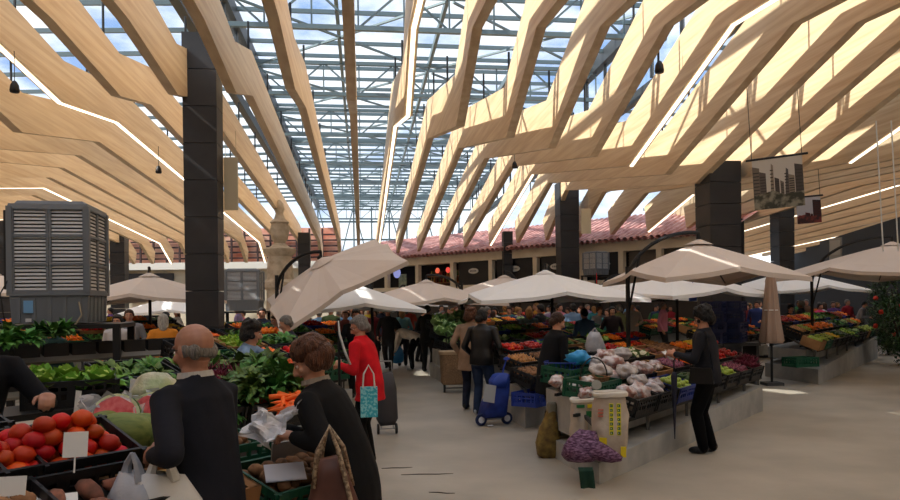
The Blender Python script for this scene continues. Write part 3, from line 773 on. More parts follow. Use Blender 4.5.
def pgram(c0, d, wv, L_, a, bb, s0=0.0):
    """parallelogram corners; a..bb along wv"""
    return [tuple((c0+d*s0+wv*a)[:2]), tuple((c0+d*L_+wv*a)[:2]), tuple((c0+d*L_+wv*bb)[:2]), tuple((c0+d*s0+wv*bb)[:2])]
def stand(nm, e, L_, contents, sgn=1, W=1.25, z0=.56, dz=.14, plinth=.3, label='', tilt=.28, rows=3, colors=None, skip=(), skew=.87, first=.31, legs=True, wedge=None):
    """a produce stand on a concrete plinth. e: corner at the aisle; runs sgn*DV; rows climb away from the camera"""
    e = Vector((e[0], e[1], 0)); d = DV*sgn; STANDS.append((e, L_, W, sgn))
    wv = NV+d*(skew*sgn if sgn > 0 else skew*-1*0)    # skewed end on the aisle side
    b = MB(); b.prism(pgram(e, d, wv, L_, 0, W), 0, plinth)
    if wedge: b.v = [(x, y, z if z == 0 else (wedge[0] if i in (4, 7) else wedge[1])) for i, (x, y, z) in enumerate(b.v)]
    b2 = pgram(e+NV*.0, d, wv, L_-.1, .30, W-.05, .12)
    b.prism(b2, plinth, z0-.06)
    o = b.build('stand_plinth', M_conc, center='base')
    tag(o, 'grey concrete plinth under the %s' % nm, 'plinth')
    # rack
    fr = thing('display_rack', 'dark raked metal rack carrying the crates of the %s' % nm, 'rack', tuple(e), DA, None)
    inv = fr.matrix_basis.inverted()
    nslot = int((L_-.1)/.6)
    for r in range(rows):
        pr = .22+r*.41; off = wv*pr
        z = z0+r*dz
        b = MB()
        for q_, zz in ((-.16, -.045), (.16, .045)):
            a = e+off+NV*q_+Vector((0, 0, z+zz-.025)); b.bar(a+d*.05, a+d*(L_-.05), .03, .03)
        b.xf(Matrix.Rotation(-DA, 4, 'Z') @ Matrix.Translation(-e)); b.build('rail', M_black, fr)
    for s_ in np.arange(.1, L_, 1.2):
        b = MB()
        a = e+wv*.1+d*s_+Vector((0, 0, z0-.08)); c = e+wv*(.3+.41*(rows-1))+d*s_+Vector((0, 0, z0+dz*(rows-1)-.02))
        b.bar(a, c, .035); b.bar(a, a-Vector((0, 0, z0-.08-plinth)), .03)
        b.xf(Matrix.Rotation(-DA, 4, 'Z') @ Matrix.Translation(-e)); b.build('leg', mat('rack_leg', (90, 88, 86), .5, metal=.5), fr)
    rz = DA
    rown = ['front row', 'middle row', 'top row', 'fourth row']
    for r in range(rows):
        pr = .22+r*.41
        for s_ in range(nslot):
            if (r, s_) in skip: continue
            cont = contents[r][s_ % len(contents[r])]
            if cont is None: continue
            p = e+wv*pr+d*(first+.6*s_)+Vector((0, 0, z0+r*dz))
            px, _ = to_px(p)
            if px < -60 or px > 960: continue
            if any(math.hypot(p.x-cx, p.y-cy) < .72 for cx, cy in COLS): continue
            col = (colors or {}).get((r, s_)) or rr.choice(['black', 'black', 'black', 'green', 'cardboard', 'black', 'blue'] if r else ['black', 'black', 'green', 'black'])
            if isinstance(cont, tuple): col, cont = cont
            crate(col, p, rz, tilt, cont, '%s along %s@%s' % (ORD[s_], rown[r], nm))
    return e, d, wv
def where_fix():
    for o in CRATES:
        o['label'] = o['label'].replace('@', ', ')
# ================= the stands =================
BG = 'bagged_produce'
S0 = stand('nearest right stand', (1.37, 6.8), 5.6, [
    [None, (('black'), BG), ('black', BG), ('blue', 'green_apple'), ('black', 'courgette'), ('black', 'green_pepper'), ('black', 'green_apple'), ('black', 'red_onion'), ('black', 'beetroot')],
    [None, ('green', BG), ('black', BG), ('cardboard', BG), ('black', 'red_onion'), ('black', 'orange'), ('black', 'orange'), ('black', 'red_pepper'), ('black', 'red_apple')],
    [None, ('black', 'leek'), ('black', 'leek'), ('black', 'cauliflower'), ('cardboard', 'sweet_potato'), ('cardboard', 'potato'), ('black', 'orange'), ('green', 'lemon'), ('black', 'tomato')]], first=.36, label='S0', wedge=(.20, .38))
# front end table of this stand: green crates of bags on a taller concrete block
b = MB(); b.prism(pgram(Vector((1.37, 6.8, 0)), DV, NV+DV*.87, .75, .45, 1.2, .06), .3, .72)
tag(b.build('end_block', M_conc, center='base'), 'tall grey concrete block at the aisle end of the nearest right stand', 'plinth')
S1 = stand('second stand right of the aisle', (1.0, 9.9), 5.6, [
    [('black', 'potato'), ('black', 'onion'), 'garlic', ('black', 'cauliflower'), 'lettuce', 'greens_bunch', 'carrot', 'cabbage'],
    [('black', 'onion'), ('black', 'potato'), 'greens_bunch', 'herb_bunch', 'greens_bunch', 'red_pepper', 'orange', 'tomato'],
    [('black', 'tomato'), 'red_apple', 'greens_bunch', 'greens_bunch', 'leek', 'lettuce', 'orange', 'red_pepper']])
S2 = stand('third stand right of the aisle', (.62, 13.2), 5.6, [
    ['lettuce', 'greens_bunch', 'herb_bunch', 'leek', 'greens_bunch', 'carrot', 'red_pepper', 'orange'],
    ['greens_bunch', 'cabbage', 'greens_bunch', 'tomato', 'red_pepper', 'herb_bunch', 'greens_bunch', 'carrot'],
    ['cabbage', 'greens_bunch', 'lettuce', 'greens_bunch', 'orange', 'beetroot', 'greens_bunch', 'red_apple']], z0=.66, dz=.17)
S3 = stand('fourth stand right of the aisle', (-.20, 15.9), 5.6, [
    ['cabbage', 'lettuce', 'greens_bunch', 'greens_bunch', 'tomato', 'carrot', 'red_pepper', 'herb_bunch'],
    ['cabbage', 'cabbage', 'greens_bunch', 'lemon', 'orange', 'orange', 'greens_bunch', 'red_apple'],
    ['greens_bunch', 'cabbage', 'greens_bunch', 'orange', 'banana', 'orange', 'cabbage', 'beetroot']], z0=.7, dz=.2)
S4 = stand('fifth stand right of the aisle', (-.3, 20.2), 5.6, [
    ['orange', 'tomato', 'greens_bunch', 'lemon', 'orange'], ['greens_bunch', 'red_pepper', 'orange', 'banana', 'cabbage'], ['greens_bunch', 'orange', 'lemon', 'tomato', 'greens_bunch']], z0=.75, dz=.2)
S5 = stand('sixth stand right of the aisle', (-.8, 24.5), 5.6, [
    ['orange', 'lemon', 'greens_bunch', 'orange', 'red_pepper'], ['orange', 'greens_bunch', 'orange', 'banana', 'red_apple']], z0=.8, dz=.2, rows=2)
# second block, across the diagonal aisle
T0 = stand('far right stand beside the bush', (7.35, 14.6), 8.0, [
    [('cardboard', 'green_apple'), ('green', 'green_apple'), ('black', 'green_apple'), ('black', 'lemon'), ('black', 'green_pepper'), ('black', 'courgette'), ('black', 'lettuce'), ('black', 'greens_bunch'), 'cabbage', 'greens_bunch'],
    [('black', 'onion'), ('cardboard', 'green_apple'), ('black', 'orange'), ('black', 'orange'), ('black', 'orange'), ('black', 'orange'), ('black', 'aubergine'), 'greens_bunch', 'greens_bunch', 'cabbage'],
    ['red_apple', 'red_apple', 'orange', 'tomato', 'orange', 'lettuce', 'greens_bunch', 'greens_bunch', 'greens_bunch', 'greens_bunch']], plinth=.42, z0=.72, dz=.19, W=1.3, wedge=(.30, .62), tilt=.36)
T1 = stand('far right stand past the folded umbrella', (6.6, 18.6), 5.6, [
    ['red_apple', 'orange', 'greens_bunch', 'red_apple', 'tomato'], ['banana', 'red_pepper', 'greens_bunch', 'orange', 'beetroot'], ['greens_bunch', 'orange', 'greens_bunch', 'tomato', 'red_apple']])
T2 = stand('right stand behind the large column', (5.9, 21.8), 5.0, [
    ['orange', 'lemon', 'greens_bunch', 'tomato'], ['greens_bunch', 'red_apple', 'orange', 'greens_bunch']], rows=2, z0=.75)
# left of the aisle
L1 = stand('second stand left of the aisle', (-1.08, 5.7), 1.35, [[('black', 'carrot'), ('black', 'greens_bunch')], [('black', 'beetroot'), ('black', 'greens_bunch')], [('black', 'greens_bunch'), ('black', 'greens_bunch')]], sgn=-1, z0=.86, dz=.1, skew=0)
L2 = stand('third stand left of the aisle', (-1.2, 8.9), 1.9, [
    ['herb_bunch', 'tomato', 'orange', 'courgette', 'lettuce'], ['tomato', 'orange', 'herb_bunch', 'red_onion'], ['greens_bunch', 'lettuce', 'cabbage', 'cabbage']], sgn=-1, z0=.86, dz=.12, skew=0)
L3 = stand('fourth stand left of the aisle', (-1.65, 12.2), 2.5, [
    ['greens_bunch', 'lettuce', 'tomato', 'red_pepper', 'greens_bunch'], ['tomato', 'greens_bunch', 'orange', 'greens_bunch'], ['greens_bunch', 'orange', 'greens_bunch', 'carrot']], sgn=-1, z0=.8, dz=.16, skew=0)
L4 = stand('fifth stand left of the aisle', (-2.05, 15.6), 3.1, [
    ['greens_bunch', 'orange', 'tomato', 'lettuce'], ['orange', 'greens_bunch', 'lemon', 'greens_bunch'], ['red_pepper', 'greens_bunch', 'greens_bunch', 'orange']], sgn=-1, z0=.8, dz=.17, skew=0)
L5 = stand('sixth stand left of the aisle', (-2.5, 19.2), 5.2, [
    ['greens_bunch', 'tomato', 'greens_bunch', 'red_apple'], ['orange', 'red_pepper', 'greens_bunch', 'lemon']], sgn=-1, z0=.85, dz=.2, rows=2, skew=0)
L6 = stand('left stand under the beige umbrella', (-5.6, 16.2), 4.6, [
    ['orange', 'lemon', 'orange', 'greens_bunch'], ['banana', 'orange', 'greens_bunch', 'tomato'], ['greens_bunch', 'orange', 'lemon', 'tomato']], sgn=-1, z0=.95, dz=.17, skew=0)
L7 = stand('seventh stand left of the aisle', (-3.0, 23.0), 5.0, [
    ['greens_bunch', 'orange', 'greens_bunch', 'red_apple'], ['greens_bunch', 'red_pepper', 'greens_bunch', 'lemon']], sgn=-1, z0=.85, dz=.2, rows=2, skew=0)

# ---- nearest left stand, laid out crate by crate ----
NM = 'nearest left stand'
E0 = Vector((-.62, 3.95, 0))
def l0(s, r, z): return E0-DV*(.31+.62*s)+NV*(.42*r)+Vector((0, 0, z))
b = MB(); b.prism(pgram(E0+NV*-.15, -DV, NV, 3.4, 0, 1.25), 0, .62)
tag(b.build('stand_plinth', M_conc, center='base'), 'concrete counter under the %s' % NM, 'plinth')
crate('green', l0(0, 0, .70), DA, .25, 'potato', 'below the white leaflet at the aisle end, '+NM, fill=.9)
crate('cardboard', l0(1.05, 0, .76), DA, .25, 'mango', 'behind the balding man, '+NM)
crate('green', l0(.35, 1.05, .82), DA, .1, 'potato', 'tilted beside the black-clad woman, '+NM, fill=.5)
crate('black', l0(1.75, -.1, .82), DA, .25, 'sweet_potato', 'front row at the balding man, '+NM)
crate('black', l0(2.38, -.1, .82), DA, .25, 'potato', 'front row at the photo corner, '+NM)
crate('black', l0(1.62, .86, .96), DA, .30, 'tomato', 'beside the melons, '+NM, heap=2)
crate('black', l0(2.27, .86, .96), DA, .30, 'tomato', 'at the left edge of the photo, '+NM, heap=1)
crate('black', l0(2.15, 2.1, 1.05), DA, .2, 'courgette', 'behind the tomatoes, '+NM)
fr = thing('display_rack', 'dark metal rack carrying the crates of the nearest left stand', 'rack', tuple(E0), DA)
for r, z in ((0, .62), (1.05, .80), (2.1, .98)):
    b = MB()
    for q_ in (-.15, .15): b.bar((-.1, .42*r+q_, z-.03+q_*.3+.06), (-3.2, .42*r+q_, z+.03+q_*.3+.06), .03)
    b.build('rail', M_black, fr)
for s_ in (.2, 1.4, 2.6):
    b = MB(); b.bar((-s_, -.1, .62), (-s_, .95, .98), .03); b.build('leg', M_black, fr)

# loose pile of cabbages on the aisle end of the fourth right stand
for i in range(26):
    e_ = Vector((-.20, 15.9, 0)); sx = rr.uniform(.05, 1.5); r_ = rr.uniform(0, 1.0)
    p = e_+DV*sx+(NV+DV*.87)*(.12+r_)+Vector((0, 0, .86+.42*r_+rr.uniform(0, .1)))
    o = bpy.data.objects.new('cabbage', rr.choice(KIND['cabbage']['near'])); COL.objects.link(o); o.location = p; o.rotation_euler = (rr.uniform(-.5, .2), rr.uniform(-.3, .3), rr.uniform(0, 6)); o.scale = (rr.uniform(1.1, 1.5),)*3
    tag(o, 'pale green cabbage in the loose pile at the aisle, fourth right stand', 'cabbage', 'loose pile of cabbages')
# ================= umbrellas =================
M_cv = mat('canvas_beige', (220, 206, 194), .85, bump=.05, bscale=60); M_cw2 = mat('canvas_white', (243, 243, 242), .85)
def canopy_mesh(name, half, drop, m, seg=8, sub=5):
    """square canopy with ribs to corners and mid-sides; cloth sags a little between ribs"""
    b = MB(); n = 32
    def edge(a):
        c, s = math.cos(a), math.sin(a); k = half/max(abs(c), abs(s)); return k*c, k*s
    rows = [.06]+[(i+1)/sub for i in range(sub)]
    vs = []
    for t in rows:
        for j in range(n):
            a = 2*PI*j/n; x, y = edge(a); r = math.hypot(x, y)
            f = abs(math.sin(a*4)); sag = .045*f*t*half
            z = -drop*(t**1.15)*(r/half)**.9-sag
            pull = 1-.035*f*(t > .99)
            vs.append((x*t*pull, y*t*pull, z))
    m_ = len(rows)
    fs = [(i*n+j, i*n+(j+1) % n, (i+1)*n+(j+1) % n, (i+1)*n+j) for i in range(m_-1) for j in range(n)]
    o = (m_-1)*n
    vs += [(vs[o+j][0]*1.005, vs[o+j][1]*1.005, vs[o+j][2]-.07) for j in range(n)]   # hem
    fs += [(o+j, o+(j+1) % n, o+n+(j+1) % n, o+n+j) for j in range(n)]
    fs.append(tuple(range(n)))
    b.add(vs, fs); return b
def umbrella(label, hub, half, rz, pole, tiltx=0, tilty=0, white=False, drop=None, arm=True, group='market umbrellas', ribs=True):
    """cantilever umbrella: hub = apex position, pole = ground position of the mast"""
    hub = Vector(hub); pole = Vector((pole[0], pole[1], 0)); drop = drop or half*.30
    m = M_cw2 if white else M_cv
    t = thing('market_umbrella', label, 'umbrella', tuple(pole), 0, group)
    Tm = Matrix.Translation(hub-pole) @ Matrix.Rotation(tiltx, 4, 'X') @ Matrix.Rotation(tilty, 4, 'Y') @ Matrix.Rotation(rz, 4, 'Z')
    b = canopy_mesh('canopy', half, drop, m); c = b.build('canopy', m, t, smooth=False, fix=False); c.matrix_local = Tm
    cap = MB(); cap.add([(.22*math.cos(a), .22*math.sin(a), -.03) for a in np.linspace(0, 2*PI, 13)[:-1]]+[(0, 0, .07)], [(i, (i+1) % 12, 12) for i in range(12)])
    o = cap.build('vent_cap', m, c)
    b = MB(); b.lathe([(.05, -.35), (.05, -.02), (.03, .1)], 8); b.build('hub', M_black, c)
    for j in range(8):
        a = 2*PI*j/8; cs, s = math.cos(a), math.sin(a); k = half/max(abs(cs), abs(s))
        if j % 2 and not ribs: continue
        b = MB(); r = k
        pts = [(cs*k*q, s*k*q, -drop*(q**1.15)*(k/half)**.9-.035) for q in (.05, .35, .7, .98)]
        b.tube(pts, .013, 4); b.tube([(0, 0, -.3), pts[2]], .010, 4); b.build('rib', M_black, c)
    Lh = Tm.translation
    b = MB(); b.tube([(0, 0, 0), (0, 0, 2.25)], .035, 8); b.build('mast', M_black, t)
    b = MB(); b.box((0, 0, .04), (.7, .12, .06)); b.box((0, 0, .04), (.12, .7, .06)); b.build('cross_foot', M_black, t)
    d = Lh.copy(); d.z = 0; 
    if arm and d.length > .2:
        top = Lh+Vector((0, 0, .16)); pts = []
        P0 = Vector((0, 0, 1.9)); P1 = Vector((-d.x*.05, -d.y*.05, max(2.2, Lh.z-.25))); P2 = Vector((d.x*.4, d.y*.4, Lh.z+.22)); P3 = top+Vector((0, 0, .0))
        for i in range(13):
            q = i/12; pts.append(P0*(1-q)**3+P1*3*q*(1-q)**2+P2*3*q*q*(1-q)+P3*q**3)
        b = MB(); b.tube(pts, .032, 6); b.tube([P3, Lh], .025, 6); b.build('curved_arm', M_black, t)
        b = MB(); b.tube([(0, 0, 1.5), pts[5]], .018, 5); b.build('brace', M_black, t)
    return t
def W3(px, py, Y): return wp(px, py, Y)
# hub position (px,py,Y), pole px / depth offset
def UM(label, px, py, Y, half, rz, ppx, dY, **k):
    h = wp(px, py, Y); p = wp(ppx, 304, Y+dY); return umbrella(label, h, half, rz, (p.x, p.y), **k)
UM('large beige umbrella above the woman with the shoulder bag', 700, 249, 11.3, 1.12, .18, 628, .1, drop=.42)
UM('tilted beige umbrella left of the aisle, nearest its dark arm', 322, 258, 12.5, 1.16, .35, 277, .5, tiltx=.40, tilty=-.42, drop=.30)
UM('beige umbrella between the big cooler and the nearest left column', 150, 268, 15.5, 1.35, .12, 150, .5, drop=.40)
UM('white umbrella just behind the tilted beige umbrella', 352, 281, 15.5, 1.25, .35, 372, .8, white=True, drop=.42)
UM('beige umbrella over the aisle, left of the big white umbrella', 427, 281, 18.5, 1.6, .3, 462, .5, drop=.42)
UM('big white umbrella over the right-hand vegetable stands', 546, 275, 15.2, 1.62, .12, 552, .6, white=True, drop=.42)
UM('white umbrella directly under the large beige umbrella', 672, 275, 15.5, 1.45, .5, 677, .9, white=True, drop=.42)
UM('beige umbrella cut by the right edge, beside the bush', 893, 255, 15.5, 1.75, .35, 812, 1.2, drop=.5)
UM('white umbrella between the folded umbrella and the dark wall', 790, 280, 21, 1.5, .25, 770, .5, white=True, drop=.42)
UM('small white umbrella behind the left beige umbrella', 175, 290, 24, 1.5, .2, 190, .5, white=True, drop=.4)
UM('distant beige umbrella right behind the big white one', 505, 278, 23, 1.5, .5, 520, .4, drop=.45)
UM('distant white umbrella left of the large right column', 622, 284, 22, 1.6, .3, 600, .4, white=True, drop=.45)
UM('beige umbrella at the left edge behind the big cooler', -8, 262, 17, 1.3, .3, -30, .3, drop=.4)
UM('small distant white umbrella above the far end of the aisle', 405, 289, 26, 1.4, .1, 398, .3, white=True, drop=.4)
# folded umbrella
p = gp(772, 352); p = Vector((wp(771, 304, 14.6).x, 14.6, 0))
t = thing('folded_umbrella', 'folded beige umbrella standing upright beside the far right stand', 'umbrella', tuple(p))
b = MB(); b.tube([(0, 0, 0), (0, 0, 2.35)], .025, 8); b.build('mast', M_black, t)
b = MB(); prof = [(.03, 2.3), (.075, 2.15), (.11, 1.8), (.15, 1.3), (.20, .9), (.17, .84)]; n = 24
vs = [(r*(1+.28*math.cos(8*2*PI*j/n))*math.cos(2*PI*j/n), r*(1+.28*math.cos(8*2*PI*j/n))*math.sin(2*PI*j/n), z) for r, z in prof for j in range(n)]
b.add(vs, [(i*n+j, i*n+(j+1) % n, (i+1)*n+(j+1) % n, (i+1)*n+j) for i in range(len(prof)-1) for j in range(n)]+[tuple(range((len(prof)-1)*n, len(prof)*n))])
b.build('folded_canopy', mat('canvas_brown', (186, 160, 142), .85), t, smooth=True)
b = MB(); b.tube([(.14*math.cos(a), .14*math.sin(a), 1.5) for a in np.linspace(0, 2*PI, 13)], .012, 5); b.build('tie_strap', M_cw2, t)
b = MB(); b.box((0, 0, .03), (.34, .34, .06)); b.build('base', mat('base_grey', (70, 70, 70), .8), t)

# ================= evaporative coolers =================
def cooler(p, rz, s, label, m, detail=True):
    t = thing('air_cooler', label, 'air cooler', tuple(p), rz, 'air coolers')
    t.scale = (s,)*3 if not isinstance(s, tuple) else s
    sl = mat('cooler_slat', (196, 198, 200), .5); dk = mat('cooler_dark', (24, 25, 27), .7)
    b = MB()    # lower tank, slightly narrower, ribbed
    b.box((0, 0, .17), (1.04, 1.04, .32), top=1.04)
    for i in range(5):
        for sx in (-1, 1): b.box((-.42+.21*i, sx*.535, .17), (.05, .03, .3)); b.box((sx*.535, -.42+.21*i, .17), (.03, .05, .3))
    b.build('water_tank', m, t)
    b = MB(); b.box((0, 0, .345), (1.14, 1.14, .04)); b.box((0, 0, 1.33), (1.12, 1.12, .06), top=.97); b.box((0, 0, 1.375), (1.0, 1.0, .05), top=.9)
    for sx in (-1, 1):
        for sy in (-1, 1): b.box((sx*.53, sy*.53, .84), (.08, .08, .98))
    b.build('housing', m, t)
    b = MB(); b.box((0, 0, .84), (.98, .98, .95)); b.build('core', dk, t)
    for f in range(4):
        R = RZ(f*PI/2)
        for side in (-.255, .255):
            b = MB()
            for dx in (-.235, .235): b.box((side+dx, -.535, .84), (.035, .03, .96))
            for z in (.37, .68, 1.0, 1.305): b.box((side, -.535, z), (.50, .034, .03))
            b.v = [tuple(R @ Vector(v)) for v in b.v]; pf = b.build('louvre_frame', m, t)
            b = MB()
            for i in range(22): b.bar((side-.215, -.525, .40+.0415*i), (side+.215, -.525, .40+.0415*i), .006, .028, up=(0, .45, 1))
            b.v = [tuple(R @ Vector(v)) for v in b.v]; b.build('louvre_slats', sl, pf)
    return t
M_cool = mat('cooler_grey', (116, 122, 130), .5)
pc = wp(61, 314, 8.8); 
cz = pc.z
# rack table below the large cooler
cl = cooler((pc.x, 8.8, cz), .20, (.77, .78, 1.02), 'large grey louvred air cooler standing on a dark table at the left', M_cool)
b = MB(); b.box((-.28, -.56, .2), (.13, .006, .14)); b.build('sticker', mat('sticker_blue', (120, 170, 215), .5), cl); b = MB(); b.box((-.28, -.56, .05), (.08, .006, .04)); b.build('sticker', mat('sticker_white', (210, 212, 215), .5), cl)
b = MB(); b.tube([(.42, -.58, .25), (.46, -.60, .1), (.3, -.62, -.1), (-.2, -.62, -.12), (-.6, -.6, -.1)], .012, 6); b.build('drain_hose', mat('hose_beige', (170, 160, 140), .6), cl)
b = MB(); b.tube([(-.55, -.56, .5), (-.64, -.6, .35), (-.6, -.6, .1), (-.55, -.5, -.1)], .01, 6); b.build('cable', M_black, cl)
b = MB(); b.box((-.62, .05, .85), (.12, .8, .9)); b.build('side_duct', mat('duct_black', (30, 31, 33), .6), cl)
t = thing('work_table', 'dark metal table carrying the large air cooler', 'table', (pc.x, 8.8, 0), .26)
b = MB(); b.box((0, 0, cz-.03), (1.5, 1.1, .05)); b.build('tabletop', M_black, t)
for sx in (-.7, .7):
    for sy in (-.5, .5): b = MB(); b.box((sx, sy, (cz-.05)/2), (.08, .08, cz-.05)); b.build('leg', M_black, t)
b = MB(); b.box((0, -.5, .75), (1.4, .06, .05)); b.box((0, .5, .75), (1.4, .06, .05)); b.build('crossbar', M_black, t)
p = wp(245, 306, 21); c2 = cooler((p.x, 21, p.z), .1, .86, 'distant grey air cooler just right of the nearest left column', mat('cooler_grey2', (128, 134, 140), .5))
t = thing('work_table', 'dark frame carrying the distant air cooler behind the nearest left column', 'table', (p.x, 21, 0), .1)
b = MB(); b.box((0, 0, p.z-.03), (1.3, 1.1, .05)); b.build('tabletop', M_black, t)
for sx in (-.6, .6):
    for sy in (-.5, .5): b = MB(); b.box((sx, sy, (p.z-.05)/2), (.08, .08, p.z-.05)); b.build('leg', M_black, t)
p = wp(576, 279, 30.5)
cooler((p.x+.2, 27.2, p.z-.1), .6, .62, 'far grey air cooler in front of the shops above the big white umbrella', M_cool)
t = thing('work_table', 'dark stand carrying the far air cooler in front of the shops', 'table', (p.x+.2, 27.2, 0), .6)
b = MB(); b.box((0, 0, p.z-.13), (.8, .8, .05)); b.build('tabletop', M_black, t)
for sx in (-.36, .36):
    for sy in (-.36, .36): b = MB(); b.box((sx, sy, (p.z-.15)/2), (.06, .06, p.z-.15)); b.build('leg', M_black, t)

# stone finial on a fountain top
p = wp(281, 262, 27); pz = p.z
b = MB(); k_ = 1.0
b.lathe([(.75, 0), (.75, .2), (.55, .35), (.5, pz-.9), (.62, pz-.8), (.62, pz-.6), (.5, pz-.5), (.44, pz+.35), (.58, pz+.5), (.60, pz+.62), (.34, pz+.72), (.2, pz+.85), (.3, pz+1.0), (.36, pz+1.3), (.3, pz+1.55), (.36, pz+1.62), (.2, pz+1.75), (.14, pz+1.95), (.2, pz+2.1), (.16, pz+2.3), (.03, pz+2.45)], 16)
o = b.build('stone_finial', M_stone, smooth='auto'); o.location = (p.x, 27, 0); tag(o, 'tall carved stone column with an urn-shaped finial behind the tilted umbrella', 'finial')

# hanging city pictures
def poster(pxa, pxb, pyt, pyb, Y, rz, lab, night):
    c = wp((pxa+pxb)/2, pyb, Y); w_ = (pxb-pxa)/F*Y/math.cos(rz); h_ = (pyb-pyt)/F*Y
    t = thing('hanging_picture', lab, 'picture', tuple(c), rz, None); t.rotation_euler.y = -.05
    skc = (206, 200, 190) if not night else (190, 190, 198)
    b = MB(); b.box((0, 0, h_/2), (w_, .015, h_)); b.build('cloth', mat('sky_print%d' % night, skc, .8), t)
    b = MB(); b.tube([(-w_*.62, 0, h_+.02), (w_*.62, 0, h_+.02)], .022, 6); b.build('rod', M_black, t)
    for sx in (-1, 1):
        b = MB(); b.tube([(sx*w_*.5, 0, h_+.02), (sx*w_*.5, 0, h_+1.6)], .006, 4); b.build('wire', M_black, t)
    q = random.Random(5+night)
    cols = [(120, 110, 100), (98, 92, 88), (146, 134, 118), (84, 78, 74)] if not night else [(150, 50, 44), (120, 36, 34), (96, 70, 70), (60, 44, 46)]
    towers = [(-.43, .14, .95), (-.30, .13, .82), (-.12, .08, .98), (-.02, .09, .66), (.08, .07, .58), (.17, .09, .85), (.27, .12, .7), (.42, .16, .92)] if not night else [(-.3, .3, .34), (-.05, .2, .44), (.1, .12, .38), (.34, .34, .97)]
    for i, (cx, cw, ch) in enumerate(towers):
        y = -.0095-.0012*(i % 3); b = MB(); x0 = (cx-cw/2)*w_; x1 = (cx+cw/2)*w_; ch *= .88; z0_ = h_*.18
        b.add([(x0, y, z0_), (x1, y, z0_), (x1, y, h_*(ch)), ((x0+x1)/2 if i % 3 == 2 else x0, y, h_*(ch+.04))], [(0, 1, 2, 3)])
        o = b.build('printed_tower', mat('tower%d_%d' % (night, i % 4), cols[i % 4], .8), t, fix=False)
        b = MB()
        for j in range(1, 9):
            z = z0_+(h_*ch-z0_)*j/9.5; b.add([(x0+.01, y-.001, z), (x1-.01, y-.001, z), (x1-.01, y-.001, z+.02), (x0+.01, y-.001, z+.02)], [(0, 1, 2, 3)])
        b.build('window_rows', mat('towerline%d' % night, (70, 66, 62) if not night else (70, 30, 30), .8), o, fix=False)
    b = MB(); y = -.013
    b.add([(-w_/2, y, 0), (w_/2, y, 0), (w_/2, y, h_*.30), (w_*.1, y, h_*.26), (-w_*.1, y, h_*.36), (-w_/2, y, h_*.28)], [(0, 1, 2, 3, 4, 5)])
    b.build('printed_street', mat('street%d' % night, (70, 70, 58) if not night else (60, 40, 42), .8, (150, 146, 130) if not night else (130, 60, 56), scale=7, contrast=(.45, .6)), t, fix=False)
poster(761, 803, 166, 216, 13.5, -.42, 'large hanging photo print of grey city towers, in front of the timber fins', 0)
poster(801, 822, 206, 232, 17.5, -.3, 'small hanging print of reddish city towers, behind the larger print', 1)
# pale banners hung between the fins
for (px, py0, py1, w_, Y, lab) in ((234, 152, 205, 14, 13.8, 'narrow pale hanging banner right of the nearest left column'), (588, 212, 237, 10, 27, 'narrow pale hanging banner right of the column by the big white umbrella')):
    c = wp(px, (py0+py1)/2, Y); b = MB(); b.box((0, 0, 0), (w_/F*Y, .02, (py1-py0)/F*Y)); b.tube([(-.1, 0, (py1-py0)/F*Y/2), (-.1, 0, (py1-py0)/F*Y/2+.5)], .005, 4); b.tube([(.1, 0, (py1-py0)/F*Y/2), (.1, 0, (py1-py0)/F*Y/2+.5)], .005, 4)
    o = b.build('hanging_banner', mat('banner', (226, 210, 176), .8)); o.location = c; tag(o, lab, 'banner')
# white suspension cables at right
for px0, px1, nm in ((880, 887, 'left'), (895, 901, 'right')):
    a = wp(px0, 165, 13); c = wp(px1, 262, 13); c.x = a.x+.1
    b = MB(); b.tube([a+Vector((0, 0, .6)), c], .012, 6); tag(b.build('hanging_cable', mat('cable_white', (225, 225, 220), .5), center='base'), 'thin white cable hanging at the right edge, %s of the two' % nm, 'cable')
# speakers
for (px, py, Y, s, lab) in ((20, 77, 9, .6, 'small black speaker hanging between fins at the upper left'), (162, 163, 15, .65, 'tiny black speaker under the lit fin left of the nearest left column'), (665, 73, 13, .9, 'black speaker hanging between fins at the upper right'), (518, 167, 20, .8, 'tiny black speaker under the fins above the big white umbrella')):
    c = wp(px, py, Y); t = thing('speaker', lab, 'speaker', tuple(c)); t.scale = (s,)*3
    b = MB(); b.lathe([(.085, -.1), (.095, -.06), (.08, .05), (.045, .12), (.02, .14)], 12); b.build('cone_housing', M_black, t, smooth=True)
    b = MB(); b.tube([(0, 0, .12), (0, 0, .75)], .008, 5); b.build('hanging_rod', M_black, t)

# ================= bags, sacks, trolleys =================
def crumple(b, amp, fr, seed, z0=0):
    for i, v in enumerate(b.v):
        v = Vector(v); d = Vector((noise.noise(v*fr+Vector((seed, 0, 0))), noise.noise(v*fr+Vector((0, seed+9, 0))), noise.noise(v*fr+Vector((0, 0, seed+17)))))
        k = 0 if v.z < z0 else 1
        b.v[i] = tuple(v+d*amp)
def loft(b, rings, n=20, cap=True, k=None, square=1.0):
    """rings: (center, rx, ry, rot)"""
    vs = []
    for c, rx, ry, rot in rings:
        for j in range(n):
            a = 2*PI*j/n; cx, cy = math.cos(a), math.sin(a)
            if square != 1: cx = math.copysign(abs(cx)**square, cx); cy = math.copysign(abs(cy)**square, cy)
            v = RZ(rot) @ Vector((cx*rx, cy*ry, 0)); vs.append(v+Vector(c))
    m = len(rings); fs = [(i*n+j, i*n+(j+1) % n, (i+1)*n+(j+1) % n, (i+1)*n+j) for i in range(m-1) for j in range(n)]
    if cap: fs += [tuple(range(n-1, -1, -1)), tuple(range((m-1)*n, m*n))]
    return b.add(vs, fs, k)
M_sack = mat('sack_white', (206, 196, 180), .75, (176, 160, 146), scale=4, bump=.4, bscale=14)
